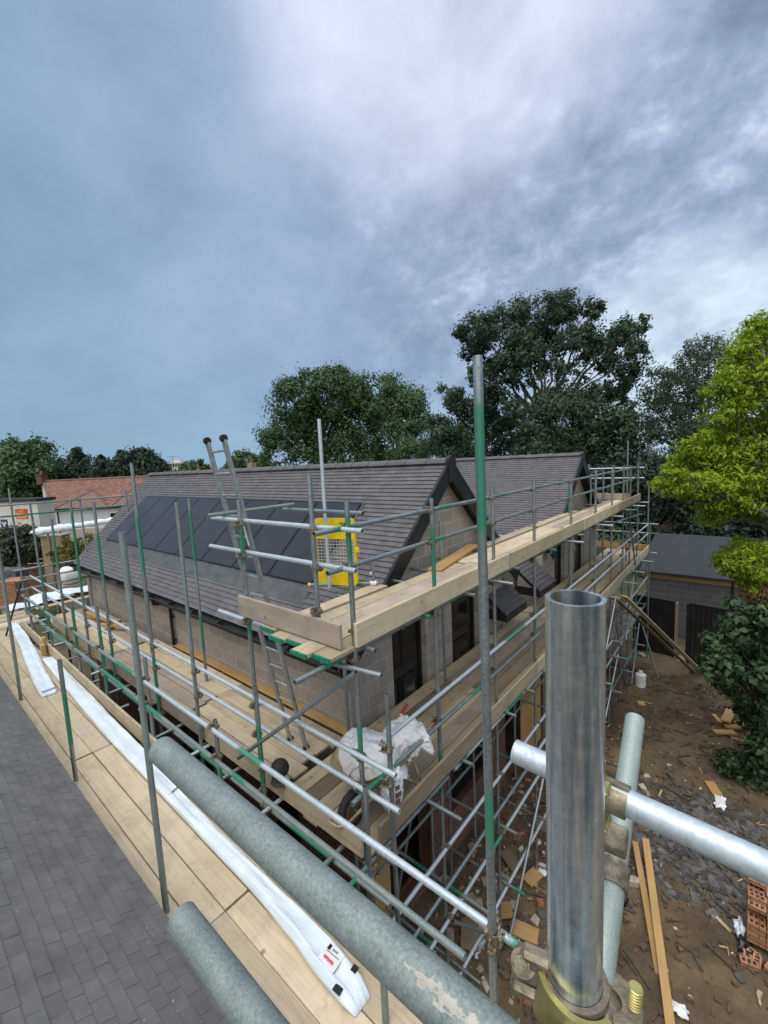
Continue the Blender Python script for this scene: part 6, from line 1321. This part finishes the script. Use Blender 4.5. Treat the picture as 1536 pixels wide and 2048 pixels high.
m = MB(); m.tube(hp(0.35, -0.22, 0), hp(0.35, -0.22, HE - 0.1), 0.05, 8, False); m.box(hp(HL / 2, 0.05, HE - 0.05), (HL, 0.1, 0.1), (hu, hv, V((0, 0, 1)))); m.build('gutter', 'black_plastic', rh)
# flat roofed white building with the vehicle testing signs
wbld = thing('white_building', 'flat roofed white building with red and orange signs at the left edge', 'building', PD(20, 1040, 33).xy.to_3d())
pa_, pb_ = PD(-60, 1035, 33.5), PD(78, 1035, 31.5); wx = (pb_ - pa_); wx.z = 0; WL = wx.length; wx.normalize(); wn = V((wx.y, -wx.x, 0)); zt_ = PD(40, 1002, 32.3).z
def wp(u, z, o=0.0): return V((pa_.x, pa_.y, 0)) + wx * u + V((0, 0, z)) + wn * o
m = MB(); m.box(wp(WL / 2, zt_ / 2, -0.6), (WL, 1.2, zt_), (wx, wn, V((0, 0, 1)))); m.build('wall', 'cream_render', wbld)
m = MB(); m.box(wp(WL / 2, zt_ + 0.08, -0.6), (WL + 0.2, 1.5, 0.2), (wx, wn, V((0, 0, 1)))); m.build('roof', 'felt_roof', wbld)
def hitw(x, y):
    r_ = ray(x, y); k = ((pa_ - CAM).dot(wn)) / r_.dot(wn); p = CAM + r_ * k; return (p - pa_).dot(wx), p.z
def sign(parent, name, label, px0, px1, mat, cat='sign', group=None, off=0.03):
    (u0, z1), (u1, z0) = hitw(*px0), hitw(*px1)
    c = wp((u0 + u1) / 2, (z0 + z1) / 2, off); t = thing(name, label, cat, c, group); w, h = abs(u1 - u0), abs(z1 - z0)
    MB().box(c, (w, 0.04, h), (wx, wn, V((0, 0, 1))), 0.004).build('board', mat, t); return t, c, w, h
def lettering(t, body, c, size, mat, dy=0.03):
    me = text_mesh(body, size); me.materials.append(MATS[mat]); o = bpy.data.objects.new('lettering', me); COL.objects.link(o); o.parent = t
    R_ = Matrix((wx, V((0, 0, 1)), wn)).transposed().to_4x4(); R_.translation = c + wn * dy - V(t['_w']); o.matrix_local = R_; o['_w'] = t['_w']
s1, c1, w1, h1 = sign(wbld, 'red_sign', 'red sign lettered in orange on the white building, upper of two', (30, 1018), (56, 1027), 'sign_red')
lettering(s1, 'CLASS', c1 - wx * (w1 * 0.10), h1 * 0.85, 'sign_yellow')
MB().box(c1 - V((0, 0, h1 * 0.72)) + wn * 0.0, (w1, 0.03, h1 * 0.40), (wx, wn, V((0, 0, 1)))).build('lower_strip', 'white_paint', s1)
m = MB()
for k in range(9): m.box(c1 + wx * ((k - 4) * w1 * 0.105) - V((0, 0, h1 * 0.72)) + wn * 0.02, (w1 * 0.075, 0.02, h1 * 0.2), (wx, wn, V((0, 0, 1))))
m.build('print', 'print_red', s1)
s2, c2, w2, h2 = sign(wbld, 'orange_sign', 'small orange sign below the red one on the white building', (32, 1031.5), (57, 1036.5), 'orange_sign')
m = MB()
for k in range(7): m.box(c2 + wx * ((k - 3) * w2 * 0.115) + wn * 0.025, (w2 * 0.07, 0.02, h2 * 0.5), (wx, wn, V((0, 0, 1))))
m.build('print', 'sign_yellow', s2)
s3, c3, w3, h3 = sign(wbld, 'blue_sign', 'dark blue sign with three white triangles on the white building', (2, 1039), (17, 1055), 'sign_navy')
m = MB()
for dx_, dz_ in ((-0.22, 0.12), (0.22, 0.12), (0.0, -0.16)):
    cc = c3 + wx * (dx_ * w3) + V((0, 0, dz_ * h3)) + wn * 0.028; s_ = w3 * 0.2; sg_ = 1
    m.poly([cc + wx * (-s_) - V((0, 0, s_ * 0.8)), cc + wx * s_ - V((0, 0, s_ * 0.8)), cc + V((0, 0, s_ * 0.9))], wn, 0.01)
m.build('emblem', 'white_paint', s3)
s4, c4, w4, h4 = sign(wbld, 'white_notice', 'narrow white notice board beside the blue sign', (18, 1041), (22, 1053), 'white_paint')
(u0, z1), (u1, z0) = hitw(66, 1030), hitw(75, 1055); far_window(wbld, wp((u0 + u1) / 2, (z0 + z1) / 2, 0.0), wx, wn, abs(u1 - u0), abs(z1 - z0))
tree('dark_hedge', 'dark green hedge in front of the signs of the white building', 'hedge', basept(45, 1080, 25), pxblobs([(5, 1085, 24), (25, 1075, 22), (50, 1070, 20), (72, 1068, 16), (30, 1100, 30), (60, 1095, 26), (5, 1110, 26), (80, 1092, 16)], 25, 0.5, seed=50), 5500, 0.20, 'hedge_leaf', 0.1, 0.4, clump=0.5, nclump=16, seed=50, twigs=0)
tree('yellowing_bush', 'yellow green leafy shrub left of the tiled eave corner', 'bush', basept(160, 1130, 23), pxblobs([(135, 1095, 14), (150, 1085, 16), (170, 1085, 16), (185, 1095, 12), (145, 1115, 20), (165, 1115, 20), (125, 1120, 14), (104, 1110, 8)], 23, 0.5, seed=51), 2600, 0.17, 'yellowing_leaf', 0.08, 0.4, clump=0.5, nclump=12, seed=51, twigs=1)
# crate wall, covered pipes, fence and pallets beyond the far end of the decks
def upright(name, label, cat, px0, px1, d, mat, th=0.5, group=None):
    a, c = PD(px0[0], px1[1], d), PD(px1[0], px1[1], d); top = PD(px0[0], px0[1], d); h = top.z - a.z
    x = c - a; x.z = 0; w = x.length; x.normalize(); n_ = V((x.y, -x.x, 0)); cen = (a + c) / 2; cen.z = a.z
    t = thing(name, label, cat, (cen.x, cen.y, cen.z), group); return t, cen, x, n_, w, h
t, c, x, n_, w, h = upright('ochre_wall', 'ochre rendered wall end below the long wrapped tubes', 'wall', (85, 1073), (128, 1108), 24, None)
MB().box(c + V((0, 0, h / 2 - 1.5)) - n_ * 0.3, (w, 0.6, h + 3.0), (x, n_, V((0, 0, 1)))).build('wall', 'stock_brick', t); MB().box(c + V((0, 0, h + 0.03)) - n_ * 0.3, (w + 0.1, 0.7, 0.06), (x, n_, V((0, 0, 1)))).build('coping', 'flat_concrete', t)
t = thing('wrapped_tubes', 'long white wrapped tubes carried high across the far left site', 'bundle', PD(60, 1065, 24)); m = MB()
pq = [PD(60, 1066, 23.5), PD(110, 1058, 23.8), PD(150, 1052, 24), PD(215, 1042, 24.4), PD(255, 1034, 24.8)]
def P(i, j):
    k = j / 39 * (len(pq) - 1); a = min(len(pq) - 2, int(k)); cc = pq[a].lerp(pq[a + 1], k - a); rr = (0.05 + 0.15 * min(1, j / 3.0)) * (1 if j < 38 else 0.4) * (1 if j < 18 else 0.75); th = 2 * PI * i / 14
    return cc + V((math.cos(th) * rr * 1.2, 0.5 * math.cos(th) * rr, math.sin(th) * rr * (1 + 0.12 * math.sin(j * 0.9 + i)) + 0.02 * math.sin(j * 1.7)))
grid_mesh(m, P, 14, 40, closed_u=True); m.build('wrapping', 'white_polythene', t, smooth=60)
for px_ in (95, 190): p = PD(px_, 1062, 23.8); MB().tube((p.x, p.y, 0), (p.x, p.y, p.z - 0.15), 0.06, 10, False).build('trestle', 'grey_board_timber', t)
t, c, x, n_, w, h = upright('site_wall', 'low pinkish wall behind the wrapped tubes below the white house', 'wall', (128, 1058), (260, 1078), 27, None); MB().box(c + V((0, 0, h / 2 - 1.2)), (w, 0.25, h + 2.4), (x, n_, V((0, 0, 1)))).build('wall', 'flat_concrete', t)
t, c, x, n_, w, h = upright('board_fence', 'red brown board fence with pale slotted tops at the far left', 'fence', (43, 1103), (98, 1136), 26, None)
m = MB()
for k in range(3): m.box(c + V((0, 0, h * (0.12 + 0.26 * k))), (w, 0.06, h * 0.22), (x, n_, V((0, 0, 1))))
m.build('rail_boards', 'brown_fence_wood', t)
m = MB()
for k in range(12): m.box(c + x * (w * (k - 5.5) / 12) + V((0, 0, h * 0.88)), (w / 24, 0.08, h * 0.26), (x, n_, V((0, 0, 1))))
m.build('slats', 'cream_render', t); MB().box(c + V((0, 0, -0.8)), (w, 0.1, 1.6), (x, n_, V((0, 0, 1)))).build('base', 'brown_fence_wood', t)
t, c, x, n_, w, h = upright('grey_fence', 'grey timber fence panel left of the red brown fence', 'fence', (8, 1106), (42, 1138), 26.5, None)
m = MB()
for k in range(10): m.box(c + x * (w * (k - 4.5) / 10) + V((0, 0, h / 2 - 0.7)), (w / 10.6, 0.04, h + 1.4), (x, n_, V((0, 0, 1))))
m.build('boards', 'grey_board_timber', t)
def pallet(name, label, px0, px1, d, mat, group=None, nx=5, nz=7):
    t, c, x, n_, w, h = upright(name, label, 'pallet', px0, px1, d, mat, group=group); rr = random.Random(9); m = MB(); bw = w / nx; bh = h / nz
    for i in range(nx):
        for k in range(nz): m.box(c + x * (bw * (i - (nx - 1) / 2)) - n_ * (0.4 + rr.uniform(-.01, .01)) + V((0, 0, bh * (k + 0.5))), (bw * 0.97, 0.8, bh * 0.95), (x, n_, V((0, 0, 1))))
    m.build('bricks', mat, t); MB().box(c - n_ * 0.4 + V((0, 0, -0.06)), (w, 0.8, 0.12), (x, n_, V((0, 0, 1)))).build('base', 'grey_board_timber', t)
    MB().box(c - n_ * 0.4 + V((0, 0, -c.z / 2 - 0.06)), (w * 0.9, 0.7, max(0.05, c.z - 0.12)), (x, n_, V((0, 0, 1)))).build('trestle', 'grey_board_timber', t)
pallet('brick_pallet', 'pallet of orange bricks at the left edge beyond the cross boards', (-2, 1163), (36, 1212), 17.5, 'orange_brick')
pallet('block_pallet', 'pallet of grey concrete blocks behind the orange bricks at the left edge', (-4, 1142), (33, 1162), 22, 'grey_block', None, 4, 4)
def poly_sheet(name, label, px, d, L, w, seed):
    p = PZ(px[0], px[1], DK + 0.05); r_ = random.Random(seed); ph = [r_.uniform(0, 6) for _ in range(5)]; m = MB()
    def P(i, j):
        u = (i / 29 - 0.5) * w; v = (j / 39 - 0.5) * L
        return V((p.x + u + 0.04 * math.sin(v * 3 + ph[0]), p.y + v, p.z + 0.05 + 0.035 * math.sin(u * 22 + 1.5 * v + ph[1]) + 0.03 * math.sin(u * 9 - 2 * v + ph[2]) + 0.02 * math.sin(v * 9 + ph[3])))
    grid_mesh(m, P, 30, 40); o = m.build(name, 'white_polythene', smooth=60, loc=p); return tag(o, label, 'polythene', 'polythene sheets at the left end')
poly_sheet('polythene_sheet', 'pale blue polythene sheet spread on the deck by the left end wall', (140, 1188), 0, 1.9, 0.9, 1)
poly_sheet('polythene_sheet', 'white crumpled polythene roll in front of the left cross boards', (82, 1205), 0, 1.6, 0.5, 2)
litter2 = sheet('white_bag', 'white bag lying on the near end of the left cross boards', 'bag', PZ(5, 1257, DK + 0.05), (0.5, 0.35), 0.3, 'white_sack', None, 0.10)
# skip bag, rubble heap and blue barrel
t = thing('rubble_sack', 'bulging grey white builders bag beside the tiled eave corner', 'bag', PZ(140, 1160, 0)); c = PD(140, 1150, 22)
m = MB()
def P(i, j):
    th = PI * j / 15; a = 2 * PI * i / 24; e = 0.5; cx_ = math.copysign(abs(math.cos(a)) ** e, math.cos(a)); sy_ = math.copysign(abs(math.sin(a)) ** e, math.sin(a)); s_ = math.sin(th) ** 0.5
    return V((c.x + 0.42 * cx_ * s_, c.y + 0.42 * sy_ * s_, c.z + 0.45 * math.cos(th) + 0.02 * math.sin(5 * a)))
t.location = (c.x, c.y, c.z - 0.45); t['_w'] = tuple(t.location); grid_mesh(m, P, 24, 16, closed_u=True); m.build('bag', 'white_sack', t, smooth=60)
MB().box((c.x, c.y, (c.z - 0.45) / 2), (0.9, 0.9, c.z - 0.45)).build('base', 'grey_board_timber', t)
rr = random.Random(77)
# distant flats and chimneys on the skyline
fl = thing('distant_flats', 'distant pale block of flats on the skyline left of the ladder', 'flats', PD(361, 960, 170).xy.to_3d())
a, c = PD(343, 945, 170), PD(379, 945, 170); x = (c - a); x.z = 0; w = x.length; x.normalize(); n_ = V((x.y, -x.x, 0)); zt_ = PD(360, 925, 170).z; cen = (a + c) / 2; cen.z = 0
m = MB(); m.box(cen + V((0, 0, zt_ / 2)), (w, 6, zt_), (x, n_, V((0, 0, 1)))); m.box(cen + V((0, 0, zt_ + 0.5)) - x * 0.3, (w * 0.35, 3, 1.2), (x, n_, V((0, 0, 1)))); m.build('wall', 'cream_render', fl)
MB().box(cen + V((0, 0, zt_ / 2)) - x * (w * 0.42) + n_ * 3.05, (w * 0.14, 0.2, zt_ * 0.96), (x, n_, V((0, 0, 1)))).build('stair_panel', 'red_brick', fl)
for k in range(6):
    for j in range(3): MB().box(cen + x * (w * (k - 2) / 7.2) + n_ * 3.06 + V((0, 0, zt_ - 1.0 - j * 2.6)), (w * 0.10, 0.1, 1.3), (x, n_, V((0, 0, 1)))).build('window', 'dark_glass', fl)
for k, (px_, py_, wpx, d) in enumerate(((505, 930, 16, 70), (398, 941, 7, 85), (420, 938, 22, 100))):
    lab = ['brick chimney stack with an orange pot on the skyline right of the ladder', 'small pale chimney stack on the skyline left of the ladder', 'low tiled roof and chimney on the skyline behind the ladder'][k]
    c = PD(px_, 950, d); zt_ = PD(px_, py_, d).z; w = wpx * d / FPX; t = thing('distant_house', lab, 'house', (c.x, c.y, 0), None)
    m = MB(); m.box((c.x, c.y, zt_ / 2 - 0.6), (w * 3.2, w * 3, max(1, zt_ - 1.2))); m.build('wall', 'stock_brick', t); m = MB(); m.box((c.x, c.y, zt_ - 0.4), (w, w * 0.6, 1.6)); o = m.build('chimney', 'stock_brick', t); MB().tube((c.x, c.y, zt_ + 0.35), (c.x, c.y, zt_ + 1.2), 0.22, 8, True).build('chimney_pot', 'red_clay_tile', o)
for k, (px_, y0, y1, d) in enumerate(((345, 913, 940, 60), (504, 905, 935, 60))):
    a, c = PD(px_, y0, d), PD(px_, y1, d); t = thing('television_aerial', ['thin television aerial above the distant flats', 'thin television aerial right of the ladder'][k], 'aerial', (a.x, a.y, 0)); m = MB(); m.tube((a.x, a.y, 0), a, 0.025, 6, False); build = m.build('mast', 'dark_steel', t)
    m = MB(); v_ = V((0.77, 0.64, 0)); m.tube(a - v_ * 0.8, a + v_ * 0.8, 0.02, 6, False)
    for q in range(6): s_ = a + v_ * (-0.7 + q * 0.26); m.tube(s_ + V((-0.1, 0.12, 0)), s_ + V((0.1, -0.12, 0)), 0.012, 5, False)
    m.build('aerial', 'dark_steel', t)
